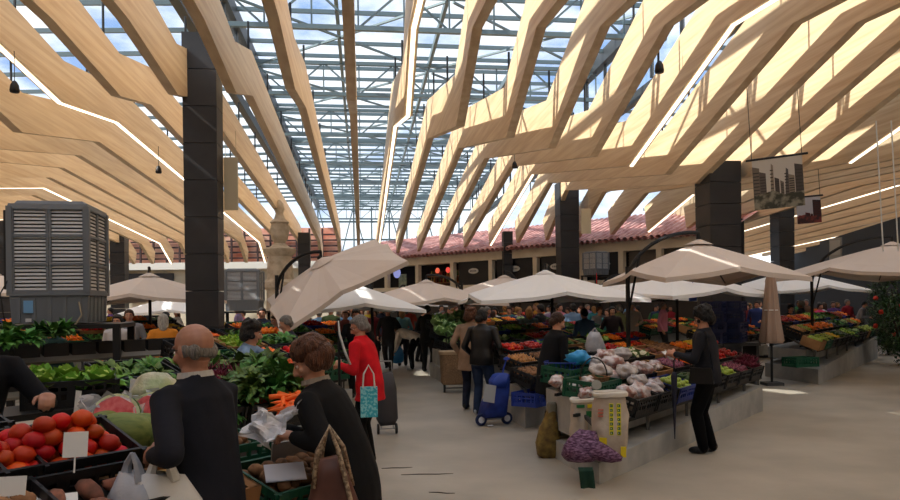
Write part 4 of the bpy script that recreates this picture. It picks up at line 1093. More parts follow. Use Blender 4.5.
# woven white sacks on the plinth of the nearest right stand
def sack(px, py, Y, w_, h_, rz, lab, marks, open_top=True):
    g = gp(px, py, .22); t = thing('woven_sack', lab, 'sack', (g.x, g.y, .222), rz)
    b = MB(); q = []
    for i in range(12):
        z = h_*i/11; f = .86+.2*math.sin(PI*min(1, i/11*1.05)); q.append(((0, 0, z), w_/2*f, w_*.30*f, 0))
    loft(b, q, 28, square=.7); crumple(b, .022, 9, px); b.build('sack_body', M_sack, t, smooth=True)
    b = MB(); q = [((0, 0, h_*.98), w_*.46, w_*.29, 0), ((0, 0, h_*1.03), w_*.49, w_*.32, 0), ((0, 0, h_*1.0), w_*.53, w_*.34, 0), ((0, 0, h_*.95), w_*.50, w_*.32, 0)]
    loft(b, q, 28, cap=False, square=.7); crumple(b, .015, 9, px); b.build('rolled_rim', mat('sack_rim', (222, 216, 204), .7), t, smooth=True)
    for (x, z, ww, hh, kind_) in marks:
        b = MB()
        if kind_ == 'text':       # vertical column of bold letters
            n_ = 7
            for i in range(n_):
                zz = z+hh*(i/(n_-1)-.5); b.box((x, -w_*.315, zz), (ww, .012, hh/n_*.72)); 
            m_ = mat('letter_green', (44, 120, 50), .7); o = b.build('lettering', m_, t)
            b = MB()
            for i in range(n_): b.box((x-.003, -w_*.315-.007, z+hh*(i/(n_-1)-.5)), (ww*.34, .006, hh/n_*.30))
            b.build('letter_holes', M_sack, o)
            b = MB(); b.box((x, -w_*.31, z), (ww*1.5, .012, hh*1.16)); b.build('yellow_band', mat('letter_yellow', (226, 214, 60), .7), t)
        else:
            b.box((x, -w_*.31, z), (ww, .012, hh)); b.build('print_patch', mat('patch_'+kind_, {'green': (40, 124, 70), 'yellow': (232, 208, 40), 'red': (206, 110, 90)}[kind_], .7), t)
    return t
sack(607, 459, 0, .33, .60, -.12, 'tall white woven sack with green vertical lettering on the plinth', [(.0, .36, .026, .26, 'text'), (.07, .36, .026, .26, 'text'), (-.10, .42, .05, .010, 'red'), (-.10, .45, .05, .010, 'red'), (-.10, .39, .05, .010, 'red'), (-.08, .14, .07, .09, 'yellow'), (.11, .05, .05, .10, 'yellow')])
sack(581, 452, 0, .27, .50, .1, 'shorter white sack with green and yellow print beside the tall sack', [(-.06, .44, .08, .03, 'green'), (.06, .36, .12, .06, 'green'), (.07, .44, .12, .035, 'yellow'), (-.02, .10, .1, .1, 'yellow')])
# purple net bag
g = gp(587, 464, .21); b = MB()
loft(b, [((-.10, 0, .0), .12, .12, 0), ((-.10, 0, .05), .155, .15, 0), ((-.09, .01, .14), .16, .14, 0), ((-.07, .02, .22), .13, .10, 0), ((-.03, .03, .28), .07, .05, 0)], 30)
b.tube([(-.12, 0, .10), (.02, -.03, .12), (.12, -.06, .08), (.20, -.09, .045), (.27, -.11, .03)], [.09, .11, .085, .055, .02], 20)
crumple(b, .035, 7, 3); crumple(b, .012, 22, 8); b.v = [(x, y, max(z, 0)) for x, y, z in b.v]
o = b.build('net_bag', mat('net_purple', (70, 24, 64), .6, (160, 124, 158), scale=26, contrast=(.42, .72), stretch=(1, 1, 3), bump=.5, bscale=50), smooth=True); o.location = (g.x, g.y, .212); o.rotation_euler.z = -.1
tag(o, 'slumped purple net bag in front of the white sacks', 'net bag')
# green cloth hanging over the plinth corner
g = gp(580, 474, .2); b = MB(); b.grid(lambda i, j: (g.x-.06+.13*i+.02*j, g.y-.015-.012*math.sin(i*9)*j-(.03 if j > .2 else .0), .215-.20*max(0, j-.2)+(.02 if j < .2 else 0)), 8, 8)
o = b.build('green_cloth', mat('cloth_darkgreen', (20, 56, 42), .9), fix=False); tag(o, 'dark green cloth hanging over the low plinth edge under the purple net bag', 'cloth')
# standing netted bag of greenery on the floor
g = gp(545, 459); t = thing('mesh_sack', 'brownish mesh sack standing on the floor left of the nearest right stand', 'sack', tuple(g), .2)
t.scale = (1, 1, .82)
b = MB(); q = [((0, 0, 0), .11, .09, 0), ((0, 0, .03), .135, .11, 0), ((0, 0, .2), .15, .12, 0), ((.01, 0, .38), .12, .1, 0), ((.03, 0, .5), .08, .07, 0), ((.04, 0, .62), .045, .04, 0), ((.04, 0, .7), .055, .05, 0)]
loft(b, q, 24); crumple(b, .02, 12, 2, 0); b.v = [(x, y, max(z, 0)) for x, y, z in b.v]
b.build('sack_body', mat('mesh_brown', (92, 72, 34), .7, (140, 118, 56), scale=12, bump=.6, bscale=40), t, smooth=True)
b = MB(); q = [((.03, 0, .48), .088, .076, 0), ((.04, 0, .6), .056, .05, 0), ((.045, 0, .70), .062, .056, 0), ((.045, 0, .73), .04, .04, 0)]; loft(b, q, 20); crumple(b, .012, 14, 2); b.build('sack_top', mat('sack_greytop', (120, 116, 100), .7), t, smooth=True)

# heaped clear bags on green crates at the end block
BGm = KIND['bagged_produce']['near']
def bag(p, s, rz, lab, me=None, m=None, sc=(1, 1, 1)):
    o = bpy.data.objects.new('plastic_bag', me or rr.choice(BGm)); COL.objects.link(o); o.location = p; o.rotation_euler = (rr.uniform(-.2, .2), rr.uniform(-.3, .3), rz); o.scale = (s*sc[0], s*sc[1], s*sc[2])
    if m: set_mat(o, m)
    return tag(o, lab, 'plastic bag', None)
wv = NV+DV*.87
e = Vector((1.37, 6.8, 0))
for i, (ss, rr_, z) in enumerate(((.12, .50, .72), (.10, 1.02, .80))):
    p = e+DV*(ss+.30)+wv*rr_+Vector((0, 0, z-.02)); crate('green', p, DA+PI/2*0, .1, None, '', label='dark green crate of bagged goods on the end block, %s' % ('nearer the sacks' if i == 0 else 'nearer the black-coated woman'))
bi = 0
M_bagw = mat('bag_whitish', (205, 200, 196), .3, (170, 160, 158), scale=8, bump=.8, bscale=20)
for (px, py, Y, s) in ((556, 384, 8.0, .9), (570, 390, 7.8, .9), (586, 385, 7.8, .85), (598, 375, 8.2, 1.1), (612, 368, 8.4, 1.1), (625, 375, 8.2, 1.0), (604, 361, 8.8, 1.1), (620, 358, 9.0, 1.0), (586, 396, 7.5, .8), (636, 384, 8.0, .8), (640, 372, 8.5, .9), (592, 366, 8.7, 1.0)):
    bag(wp(px, py+6, Y), s, rr.uniform(0, 6), 'crumpled whitish plastic bag of produce heaped at the aisle end of the nearest right stand', m=M_bagw if bi % 2 else None)['group'] = 'plastic bags at the aisle end'
    bi += 1
b = MB(); b.sph((0, 0, .07), (.14, .10, .08), 20, 12, nz=.4, seed=8); crumple(b, .03, 14, 4)
o = b.build('plastic_bag', mat('bag_cyan', (54, 160, 220), .35), smooth=True); o.location = wp(577, 367, 8.6); tag(o, 'bright light-blue plastic bag heaped behind the whitish bags', 'plastic bag')
# blue net basket next to it and wire handled basket
p = wp(561, 378, 8.7); b = MB()
for r, z in ((.16, 0), (.19, .08), (.22, .16)): b.tube([(r*math.cos(a), r*math.sin(a), z) for a in np.linspace(0, 2*PI, 17)], .008, 5)
for a in np.linspace(0, 2*PI, 25)[:-1]: b.tube([(.16*math.cos(a), .16*math.sin(a), 0), (.22*math.cos(a), .22*math.sin(a), .16)], .006, 4)
b.lathe([(.0, .004), (.16, .004)], 16, cap=False)
o = b.build('blue_basket', M_cbl); o.location = p; tag(o, 'round blue plastic basket beside the light-blue bag', 'basket')
p = wp(592, 388, 7.9); t = thing('wicker_basket', 'low wicker basket with a thin arched handle among the plastic bags', 'basket', tuple(p), .3)
b = MB(); b.lathe([(.10, 0), (.16, .05), (.17, .09), (.155, .09), (.14, .05)], 20); b.build('bowl', mat('wicker', (150, 112, 78), .8, (110, 80, 52), scale=40), t)
b = MB(); b.tube([(.16*math.cos(a), 0, .09+.20*math.sin(a)) for a in np.linspace(0, PI, 11)], .008, 5); b.build('handle', M_black, t)
# scale dish on the bags
p = wp(594, 389, 7.1); b = MB(); b.lathe([(.0, 0), (.045, .01), (.05, .03), (.04, .03)], 14); o = b.build('small_pot', mat('pot_grey', (150, 150, 140), .5)); o.location = p; o.rotation_euler.x = 1.2
tag(o, 'small round grey lid leaning above the tall white sack', 'lid')

# brown wicker-look shopping trolley
def wheel(parent, p, r, w_, m=M_black, hub=None, axis='Y'):
    b = MB(); pr = [(r*.55, -w_/2), (r*.94, -w_/2), (r, -w_/4), (r, w_/4), (r*.94, w_/2), (r*.55, w_/2)]; b.lathe(pr, 18, cap=False)
    n = 18; 
    R = Matrix.Rotation(PI/2, 3, 'X') if axis == 'Y' else Matrix.Rotation(PI/2, 3, 'Y')
    b.v = [tuple(R @ Vector(v)+Vector(p)) for v in b.v]; o = b.build('wheel', m, parent, smooth='auto')
    b = MB(); b.lathe([(0.001, -w_*.45), (r*.6, -w_*.45), (r*.6, w_*.45), (0.001, w_*.45)], 16); b.v = [tuple(R @ Vector(v)+Vector(p)) for v in b.v]; b.build('wheel_hub', hub or mat('hub_white', (225, 225, 228), .5), o)
    return o
g = gp(452, 392); t = thing('shopping_trolley', 'light brown woven shopping trolley standing before the women with the blue cart', 'trolley', tuple(g), .1); t.scale = (1.2,)*3
wk = mat('weave_brown', (150, 122, 92), .8, (118, 92, 66), scale=70, bump=.6, bscale=60)
b = MB(); loft(b, [((0, 0, .13), .19, .14, 0), ((0, 0, .15), .205, .155, 0), ((0, 0, .6), .225, .17, 0), ((0, 0, .62), .235, .175, 0)], 32, square=.35); b.build('basket_body', wk, t)
b = MB(); loft(b, [((0, 0, .61), .24, .18, 0), ((0, 0, .655), .24, .18, 0), ((0, 0, .665), .22, .16, 0)], 32, square=.35); b.build('lid', mat('weave_lid', (172, 146, 114), .8), t)
for sx in (-.16, .16): wheel(t, (sx, -.05, .07), .07, .03, M_black, mat('hub_grey', (120, 120, 120), .5), 'X')
b = MB(); b.bar((-.16, -.05, .07), (.16, -.05, .07), .015); b.bar((-.15, -.05, .07), (-.15, 0, .15), .015); b.bar((.15, -.05, .07), (.15, 0, .15), .015); b.tube([(-.1, .16, .3), (-.1, .2, .95), (.1, .2, .95), (.1, .16, .3)], .01, 6); b.build('frame', M_black, t)

# blue shopping trolley
g = gp(487, 426); t = thing('shopping_trolley', 'bright blue fabric shopping trolley leaning beside the woman in the black leather jacket', 'trolley', tuple(g), .35)
bl = mat('fabric_blue', (16, 40, 116), .6, (26, 62, 150), scale=5, bump=.4, bscale=12)
tl = Matrix.Rotation(-.0, 3, 'Y'); b = MB()
ax = Vector((.30, .08, 1)).normalized()
loft(b, [(ax*.12, .15, .10, 0), (ax*.15, .185, .14, 0), (ax*.32, .175, .14, 0), (ax*.5, .145, .12, 0), (ax*.66, .12, .10, 0), (ax*.70, .10, .08, 0)], 28, square=.5); crumple(b, .035, 7, 6); b.build('bag', bl, t, smooth=True)
b = MB(); loft(b, [(ax*.56+Vector((-.03, -.03, 0)), .13, .11, 0), (ax*.64+Vector((-.03, -.02, 0)), .13, .11, 0), (ax*.72, .11, .09, 0), (ax*.75, .05, .05, 0)], 24, square=.5); crumple(b, .025, 10, 7); b.build('flap', mat('fabric_blue2', (24, 60, 150), .6), t, smooth=True)
b = MB(); b.box((-.06, -.14, .46), (.17, .012, .24), Matrix.Rotation(.2, 3, 'Y') @ Matrix.Rotation(-.12, 3, 'X')); b.build('pale_pocket', mat('pocket_grey', (170, 174, 178), .6), t)
for sx in (-.19, .2): wheel(t, (sx+.05, -.02, .085), .085, .035, mat('wheel_navy', (18, 34, 80), .6), None, 'Y')
b = MB(); b.bar((-.14, -.02, .085), (.25, -.02, .085), .018); b.bar((-.1, -.02, .085), ax*.14, .015); b.bar((.2, -.02, .085), ax*.14+Vector((.1, 0, 0)), .015)
b.tube([(-.1, -.13, .06), (-.1, -.15, .02), (-.02, -.15, .02)], .01, 5); b.build('frame', mat('chrome', (170, 172, 176), .3, metal=.9), t)
b = MB(); b.tube([ax*.3+Vector((.1, .12, 0)), ax*.8+Vector((.07, .12, 0)), ax*.98+Vector((.08, .1, 0))], .011, 6)
cc = ax*.95+Vector((.05, .05, 0)); b.tube([cc+Vector((.04*math.cos(a), 0, .012*math.sin(a))) for a in np.linspace(0, 2*PI, 13)], .012, 6); b.build('handle', mat('handle_blue', (30, 70, 180), .4), t)

# blue crate under the second stand, crate on the far right plinth, boxes
p = gp(524, 407, .3); crate('blue', Vector((p.x+.12, p.y+.05, .30)), DA, 0, None, '', label='blue plastic crate stored low under the second right stand')
p = gp(803, 378, .32); crate('green', Vector((p.x+.02, p.y+.22, .36)), .35, 0, None, '', label='dark green crate standing on the plinth beside the folded umbrella')
# watermelons, melons on nearest left stand
def melon(p, s, lab, rz):
    b = MB(); b.sph((0, 0, .1), (.14, .11, .105), 24, 14, fn=lob(10, .02))
    o = b.build('melon', mat('melon_green', (92, 112, 52), .6, (126, 138, 70), scale=10, stretch=(1, 4, 4)), smooth=True); o.location = p; o.rotation_euler = (0, .1, rz); o.scale = (s,)*3; return tag(o, lab, 'melon')
melon(wp(118, 448, 3.5), 1.05, 'ribbed olive-green melon between the tomatoes and the man', .5); melon(wp(140, 446, 3.6), 1.0, 'ribbed green melon half hidden by the balding man', -.3)
melon(wp(104, 437, 3.75), .9, 'green melon under the cut watermelon half', 1.2)
def wmelon(p, s, rot, lab, wrap=True):
    t = thing('watermelon_half', lab, 'watermelon', tuple(p)); t.rotation_euler = rot; t.scale = (s,)*3
    n = 28; b = MB()
    b.sph((0, 0, 0), (.15, .13, .13), n, 14); b.v = [(x, max(y, 0.0)*1.0, z) for x, y, z in b.v]
    b.build('rind', mat('rind_green', (44, 84, 40), .5, (84, 120, 60), scale=12, stretch=(3, 1, 1)), t, smooth=True)
    for r, c, y, nm in ((1.0, (206, 214, 176), -.004, 'white_rim'), (.88, (222, 84, 96), -.008, 'pink_flesh')):
        b = MB(); b.add([(.148*r*math.cos(a), y, .128*r*math.sin(a)) for a in np.linspace(0, 2*PI, n+1)[:-1]], [tuple(range(n))]); b.build(nm, mat(nm, c, .35, (238, 130, 136) if nm == 'pink_flesh' else None, scale=30), t, fix=False)
    if wrap:
        b = MB()
        for k_ in range(7):
            a = k_*.9; r0 = .10+.02*(k_ % 2)
            b.add([(.13*math.cos(a), -.012-.01*(k_ % 2), .115*math.sin(a)), (.17*math.cos(a+.3), -.02, .15*math.sin(a+.3)), (.175*math.cos(a+.8), .03, .155*math.sin(a+.8)), (.12*math.cos(a+.7), -.015, .11*math.sin(a+.7))], [(0, 1, 2, 3)])
        b.build('film_wrap', glass_mat('film', (.9, .9, .92), .15, dcol=(.85, .85, .88, 1), damt=.35), t, fix=False)
    return t
wmelon(wp(112, 410, 3.75), 1.0, (-.35, .15, -.25), 'wrapped pink watermelon half, left one, above the green melons')
wmelon(wp(150, 408, 3.8), .95, (-.2, -.2, .15), 'wrapped pink watermelon half, right one, beside the balding man')
p = wp(153, 383, 4.1); b = MB(); b.sph((0, 0, 0), (.13, .12, .10), 26, 16, nz=.15, seed=4); crumple(b, .015, 18, 8)
o = b.build('wrapped_melon', mat('film_white', (196, 192, 170), .3, (160, 176, 130), scale=7, bump=.7, bscale=25), smooth=True); o.location = p; tag(o, 'pale film-wrapped melon piece on top, left of the balding man', 'melon')
p = wp(156, 397, 4.15); b = MB(); b.sph((0, 0, 0), (.16, .12, .05), 26, 12, nz=.2, seed=6); crumple(b, .02, 16, 9)
o = b.build('film_bundle', mat('film_pink', (196, 168, 168), .3, bump=.8, bscale=25), smooth=True); o.location = p; tag(o, 'crumpled pinkish film bundle between the wrapped melon and the watermelon', 'plastic wrap')
def crinkle(name, p, s, seed, m, lab, cat='plastic bag', rot=(0, 0, 0)):
    b = MB(); q = random.Random(seed)
    b.grid(lambda i, j: ((i-.5)*s[0]+.15*s[0]*noise.noise(Vector((i*4, j*4, seed))), (j-.5)*s[1]+.15*s[1]*noise.noise(Vector((i*4, j*4, seed+5))), s[2]*noise.noise(Vector((i*3.3, j*3.3, seed+9)))), 12, 10)
    o = b.build(name, m, fix=False); o.location = p; o.rotation_euler = rot; return tag(o, lab, cat)
M_film = glass_mat('thin_film', (.85, .86, .9), .1, dcol=(.78, .78, .82, 1), damt=.45)
crinkle('plastic_film', wp(108, 397, 3.85), (.30, .12, .10), 3, M_film, 'crumpled clear film lying over the left watermelon half', 'plastic wrap', (.3, .2, .3))
crinkle('plastic_film', wp(146, 432, 3.55), (.16, .12, .10), 7, M_film, 'crumpled clear film between the watermelons and the balding man', 'plastic wrap', (.9, 0, .1))
price_card(wp(70, 461, 2.86), .25, -.30, 'blank white price card stuck among the heaped tomatoes', .09, .10)
price_card(wp(2, 500, 2.6), .2, -.3, 'white price card at the lower left corner of the photo', .11, .07)
b = MB(); b.box((0, 0, 0), (.17, .004, .10)); o = b.build('price_card', M_card_w); o.matrix_world = Matrix.Translation(wp(48, 493, 2.75)) @ Matrix.Rotation(.5, 4, 'Z') @ Matrix.Rotation(-1.2, 4, 'X'); tag(o, 'white card lying flat on the brown potatoes at the lower left', 'price card')
b = MB(); b.box((0, 0, 0), (.19, .004, .13)); b.bar((-.09, .0, -.06), (.09, .0, -.06), .004, .01)
o = b.build('leaflet', mat('leaflet', (214, 216, 226), .6)); o.matrix_world = Matrix.Translation(wp(281, 468, 3.5)) @ Matrix.Rotation(.35, 4, 'Z') @ Matrix.Rotation(-1.1, 4, 'X'); tag(o, 'white leaflet lying on the potatoes in the green crate at the aisle end', 'leaflet')
b = MB(); b.box((0, 0, 0), (.4, .012, .3)); o = b.build('cardboard_sheet', mat('card_inner', (150, 146, 140), .8)); o.matrix_world = Matrix.Translation(wp(301, 462, 3.88)) @ Matrix.Rotation(DA-.2+PI*0, 4, 'Z') @ Matrix.Rotation(.15, 4, 'X'); tag(o, 'grey cardboard sheet standing behind the potato crate at the aisle end', 'cardboard')
# frilly lettuce crate on its own low rack at left, behind the tomatoes
pl_ = wp(68, 376, 5.0); t = thing('work_table', 'small dark rack under the crate of frilly lettuces at the left', 'table', (pl_.x, 5.0, 0), DA)
zt = pl_.z-.12
b = MB(); b.box((0, 0, zt-.03), (1.2, .5, .04)); b.build('tabletop', M_black, t)
for sx in (-.55, .55):
    for sy in (-.2, .2): b = MB(); b.box((sx, sy, (zt-.05)/2), (.05, .05, zt-.05)); b.build('leg', M_black, t)
crate('black', Vector((pl_.x, 5.0, zt)), DA-.4, .12, 'lettuce', 'on the small rack, '+NM)
# vertical white price stick
for px, py, Y, lab in ((75, 395, 4.6, 'narrow white price stick in front of the frilly lettuces'), (130, 385, 4.4, 'narrow white price stick leaning left of the wrapped melon')):
    b = MB(); b.box((0, 0, 0), (.035, .004, .17)); o = b.build('price_card', M_card_w); o.location = wp(px, py, Y); o.rotation_euler.y = .12; tag(o, lab, 'price card')
# greenery heap on the table below the cooler
q_ = KIND['greens_bunch']['near']
for i, (px, py, Y) in enumerate(((6, 335, 7.4), (16, 330, 7.6), (28, 333, 7.5), (40, 326, 7.9), (52, 326, 7.9), (10, 325, 7.8), (64, 324, 8.1))):
    o = bpy.data.objects.new('greens_bunch', q_[i % 3]); COL.objects.link(o); o.location = wp(px, py, Y); o.rotation_euler.z = i; o.scale = (1.3,)*3
    tag(o, 'bunch of dark leafy greens in front of the large air cooler', 'leafy greens', 'greens in front of the large cooler')
# leafy pile and leaf bunches on second left stand
for i in range(26):
    px = rr.uniform(232, 290); py = rr.uniform(352, 392); 
    p = wp(px, py+8, 5.75+rr.uniform(-.15, .35)-(py-352)/60)
    o = bpy.data.objects.new('greens_bunch', q_[i % 3]); COL.objects.link(o); o.location = p; o.rotation_euler = (rr.uniform(-.6, .3), rr.uniform(-.4, .4), rr.uniform(0, 6)); o.scale = (1.05,)*3
    tag(o, 'bunch of dark green leaves in the high pile before the blue-grey clad seller', 'leafy greens', 'high pile of leafy greens')
# slanted bins at left (dry goods)
t = thing('bin_rack', 'slanted rack of small black bins below the beige left umbrella', 'rack', tuple(wp(122, 304, 8.6).xy.to_3d()), DA)
for r in range(2):
    b = MB(); b.bar((-1.4, r*.35-.1, .82+r*.32), (1.5, r*.35-.1, .82+r*.32), .03, .2, up=(0, 1, .4)); b.build('shelf_board', mat('bin_grey', (112, 110, 106), .5), t)
    for i in range(9):
        b = MB(); x = -1.25+i*.31
        for sx in (-.13, .13): b.box((x+sx, r*.35+.05, .9+r*.32), (.01, .26, .16))
        b.box((x, r*.35-.08, .9+r*.32), (.27, .01, .16)); b.box((x, r*.35+.18, .9+r*.32), (.27, .01, .16)); b.box((x, r*.35+.05, .87+r*.32), (.26, .25, .06))
        b.build('bin', M_cb, t)
for sx in (-1.35, 0, 1.45):
    b = MB(); b.bar((sx, -.1, 0), (sx, -.1, .8), .04); b.bar((sx, .3, 0), (sx, .3, 1.15), .04); b.bar((sx, -.1, .75), (sx, .3, 1.12), .03); b.build('leg', M_black, t)
# weighing scale near the orange-clad seller
p = wp(151, 343, 9.5); t = thing('weighing_scale', 'grey weighing scale beside the orange-clad seller', 'scale', tuple(p), .2)
b = MB(); b.box((0, 0, .05), (.36, .3, .1), top=.9); b.build('body', mat('scale_grey', (150, 156, 154), .4), t); b = MB(); b.box((0, 0, .115), (.34, .28, .015)); b.build('pan', mat('chrome', (170, 172, 176), .3, metal=.9), t)
b = MB(); b.box((0, .02, -.03), (.9, .6, .05)); b.box((-.38, 0, -p.z/2), (.05, .5, p.z-.06)); b.box((.38, 0, -p.z/2), (.05, .5, p.z-.06)); o = b.build('counter', M_black); o.location = p; tag(o, 'small dark counter under the grey weighing scale', 'counter')

# white plastic bag hanging at stand
def hangbag(p, s, m, lab, rz=0):
    t = thing('plastic_bag', lab, 'plastic bag', tuple(p), rz); t.scale = (s,)*3
    b = MB(); loft(b, [((0, 0, -.36), .07, .05, 0), ((0, 0, -.33), .12, .08, 0), ((0, 0, -.2), .14, .085, 0), ((0, 0, -.08), .11, .06, 0), ((0, 0, -.01), .06, .02, 0)], 24); crumple(b, .02, 14, int(p[0]*7)); b.build('bag_body', m, t, smooth=True)
    for sx in (-.035, .035): b = MB(); b.tube([(sx, 0, -.03), (sx*.6, 0, .02), (0, 0, .05)], [.02, .012, .008], 6); b.build('strap', m, t)
    return t
M_pb = mat('bag_grey', (150, 152, 160), .35, (186, 188, 194), scale=8, bump=.6, bscale=18)
M_wbag = mat('bag_white', (212, 212, 210), .4, bump=.5, bscale=16)
hangbag(wp(594, 335, 10.2), 1.0, M_pb, 'pale translucent plastic bag hanging from the stand behind the black-coated woman')
hangbag(wp(475/1+3-0, 0, 1) if False else wp(396, 344, 19.3), 1.3, mat('bag_tealblue', (46, 130, 190), .4), 'blue plastic bag carried by the blonde woman in teal')

# bush at the right edge
def bush(c, R, n, lab, seed, flowers=0):
    q = random.Random(seed); t = thing('bush', lab, 'bush', tuple(c))
    b = MB()
    for i in range(n):
        th = q.uniform(0, 2*PI); u_ = q.uniform(-1, 1); r = R[0]*(.55+.45*q.random()); s_ = math.sqrt(1-u_*u_)
        p = Vector((r*s_*math.cos(th), r*s_*math.sin(th), R[1]*(1+u_*(.7+.3*q.random()))))
        leafm(b, p, th+q.uniform(-.6, .6), q.uniform(-.2, 1.1), q.uniform(.10, .18), q.uniform(.04, .075), .7, nu=2)
    b.build('foliage', mat('bush_leaf', (62, 96, 46), .5, rnd=.45, island=True, hue=.03), t, fix=False)
    b = MB()
    for i in range(9): a = i*.7; b.tube([(0, 0, 0), (.12*math.cos(a), .12*math.sin(a), .5), (R[0]*.6*math.cos(a), R[0]*.6*math.sin(a), R[1]*1.3)], [.025, .016, .006], 5)
    b.build('stems', mat('stem_brown', (70, 56, 40), .8), t)
    if flowers:
        for i in range(flowers):
            th = q.uniform(PI, 2*PI); b = MB(); b.sph((R[0]*.95*math.cos(th), R[0]*.95*math.sin(th), R[1]*q.uniform(.5, 1.2)), .06, 8, 5, nz=.5, seed=i); b.build('flower', mat('flower_red', (214, 60, 36), .6), t)
    return t
p = wp(906, 304, 18.5); bush((p.x, 18.5, 0), (.85, 1.5), 3200, 'tall dark green bush with red flowers at the right edge', 4, 6)
p = wp(888, 304, 22); bush((p.x, 22, 0), (.6, .9), 1300, 'lower dark green bush behind the far right stand', 6, 3)

p = wp(338, 318, 6.3); b = MB(); b.tube([Vector((0, 0, 0)), Vector((.01, 0, -.12)), Vector((.05, 0, -.26)), Vector((.10, 0, -.38))], [.02, .035, .04, .03], 8, flat=.25)
o = b.build('paper_roll', mat('roll_white', (196, 198, 200), .5), smooth=True); o.location = p; tag(o, 'white curved strip of thin bags hanging between the brown hair and the red jacket', 'bag roll')
b = MB(); b.tube([Vector((0, 0, 0)), Vector((0, 0, p.z+.02))], .012, 6); o = b.build('thin_post', M_black); o.location = (p.x, p.y+.02, 0); tag(o, 'thin dark post carrying the hanging strip of thin bags', 'post')

for px, py, Y, c, lab in ((597, 296, 15, (210, 30, 40), 'small bright red tag hanging below the big white umbrella'), (693, 300, 14.5, (60, 90, 190), 'small blue tag hanging left of the large right column')):
    b = MB(); b.box((0, 0, 0), (.16, .01, .28)); b.tube([(0, 0, .14), (0, 0, .4)], .005, 4)
    o = b.build('hanging_tag', mat('tag_%d' % c[0], c, .6)); o.location = wp(px, py, Y); tag(o, lab, 'tag')
# stacked dark blue crates beside the large right column
for i in range(8):
    p = wp(716+12*(i % 2), 304, 14.0+.1*(i % 2)); z = .35+(i//2)*.2
    o = bpy.data.objects.new('produce_crate', CRATE['blue']); COL.objects.link(o); o.location = (p.x+.1*(i % 2), p.y, z+.55); o.rotation_euler.z = DA+.1*(i % 3); set_mat(o, mat('crate_navy', (20, 28, 64), .5))
    tag(o, 'empty dark blue crate, %s from the bottom of the %s stack before the large right column' % (ORD[i//2], ('left', 'right')[i % 2]), 'crate')
    o['label'] = 'empty navy crate, %s from bottom, %s stack before large right column' % (ORD[i//2], ('left', 'right')[i % 2])
p = wp(722, 304, 14.05); b = MB(); b.box((0, 0, .86), (1.3, .5, .06)); b.box((-.6, 0, .43), (.05, .45, .84)); b.box((.6, 0, .43), (.05, .45, .84)); o = b.build('low_bench', M_black); o.location = (p.x, p.y, 0); o.rotation_euler.z = .2
tag(o, 'dark bench under the stacked blue crates before the large right column', 'bench')

for i in range(34):
    px = rr.uniform(279, 303); py = rr.uniform(394, 408); p = wp(px, py, 5.15+rr.uniform(-.08, .08)-(py-400)*.012)
    o = bpy.data.objects.new('carrot', rr.choice(KIND['carrot']['near'])); COL.objects.link(o); o.location = p; o.rotation_euler = (rr.uniform(-.3, .3), rr.uniform(-.3, .5), rr.uniform(0, 6)); o.scale = (1.15,)*3
    tag(o, 'orange carrot in the heap beside the leafy greens, second stand left of the aisle'.replace('second stand left of the aisle', 'left stand'), 'carrot', 'heap of carrots beside the leafy greens')
# ================= people =================
VS = 1.0
TS = bpy.data.scenes.new('scratch')
def remesh_mesh(b, name, voxel, m, smooth=3, fold=None, seed=0):
    me = b.mesh(name+'_src', m, fix=True)
    o = bpy.data.objects.new('tmp', me); TS.collection.objects.link(o)
    r = o.modifiers.new('r', 'REMESH'); r.mode = 'VOXEL'; r.voxel_size = voxel*VS; r.use_smooth_shade = True
    s = o.modifiers.new('s', 'SMOOTH'); s.factor = .5; s.iterations = smooth
    TS.view_layers[0].update()
    dg = TS.view_layers[0].depsgraph
    nm = bpy.data.meshes.new_from_object(o.evaluated_get(dg)); nm.name = name
    bpy.data.objects.remove(o); bpy.data.meshes.remove(me)
    if fold:
        amp, fr = fold; n = len(nm.vertices)
        for v in nm.vertices:
            c = v.co; a = noise.noise(Vector((c.x*fr, c.y*fr, c.z*fr*.55+seed)))+.5*noise.noise(Vector((c.x*fr*2.2, c.y*fr*2.2, c.z*fr*1.1-seed)))
            v.co = c+v.normal*a*amp
    nm.polygons.foreach_set('use_smooth', [True]*len(nm.polygons))
    if not nm.materials: nm.materials.append(m)
    return nm
def capsule(b, pts, rs, n=12, flat=None):
    """tapered limb with rounded ends"""
    pts = [Vector(p) for p in pts]; rs = list(rs)
    d0 = (pts[0]-pts[1]).normalized(); d1 = (pts[-1]-pts[-2]).normalized()
    P = [pts[0]+d0*rs[0]*.9, pts[0]+d0*rs[0]*.6]+pts+[pts[-1]+d1*rs[-1]*.6, pts[-1]+d1*rs[-1]*.9]
    R = [rs[0]*.3, rs[0]*.78]+rs+[rs[-1]*.78, rs[-1]*.3]
    b.tube(P, R, n, flat=flat)
def ik(a, c, l1, l2, pole):
    a = Vector(a); c = Vector(c); d = c-a; L = d.length; mx = (l1+l2)*.999
    if L > mx: c = a+d*mx/L; d = c-a; L = mx
    u = d/L; x = (l1*l1-l2*l2+L*L)/(2*L); h = math.sqrt(max(0, l1*l1-x*x))
    p = Vector(pole); p = p-u*p.dot(u); p.normalize()
    return a+u*x+p*h, c
SKIN = mat('skin', (196, 142, 116), .55, sss=.08, rgb2=(206, 156, 130), scale=9)
SKIN2 = mat('skin_tan', (168, 120, 98), .5, sss=.06, rgb2=(184, 136, 114), scale=9)
EYEW = mat('eye_white', (225, 220, 214), .3); EYEB = mat('eye_dark', (40, 28, 22), .3); LIPS = mat('lips', (168, 92, 84), .5)
HAIR = {'brown': (70, 44, 30), 'dark': (28, 22, 20), 'grey': (146, 140, 134), 'blonde': (176, 128, 72), 'white': (205, 200, 192), 'auburn': (104, 62, 38), 'black': (16, 14, 14)}
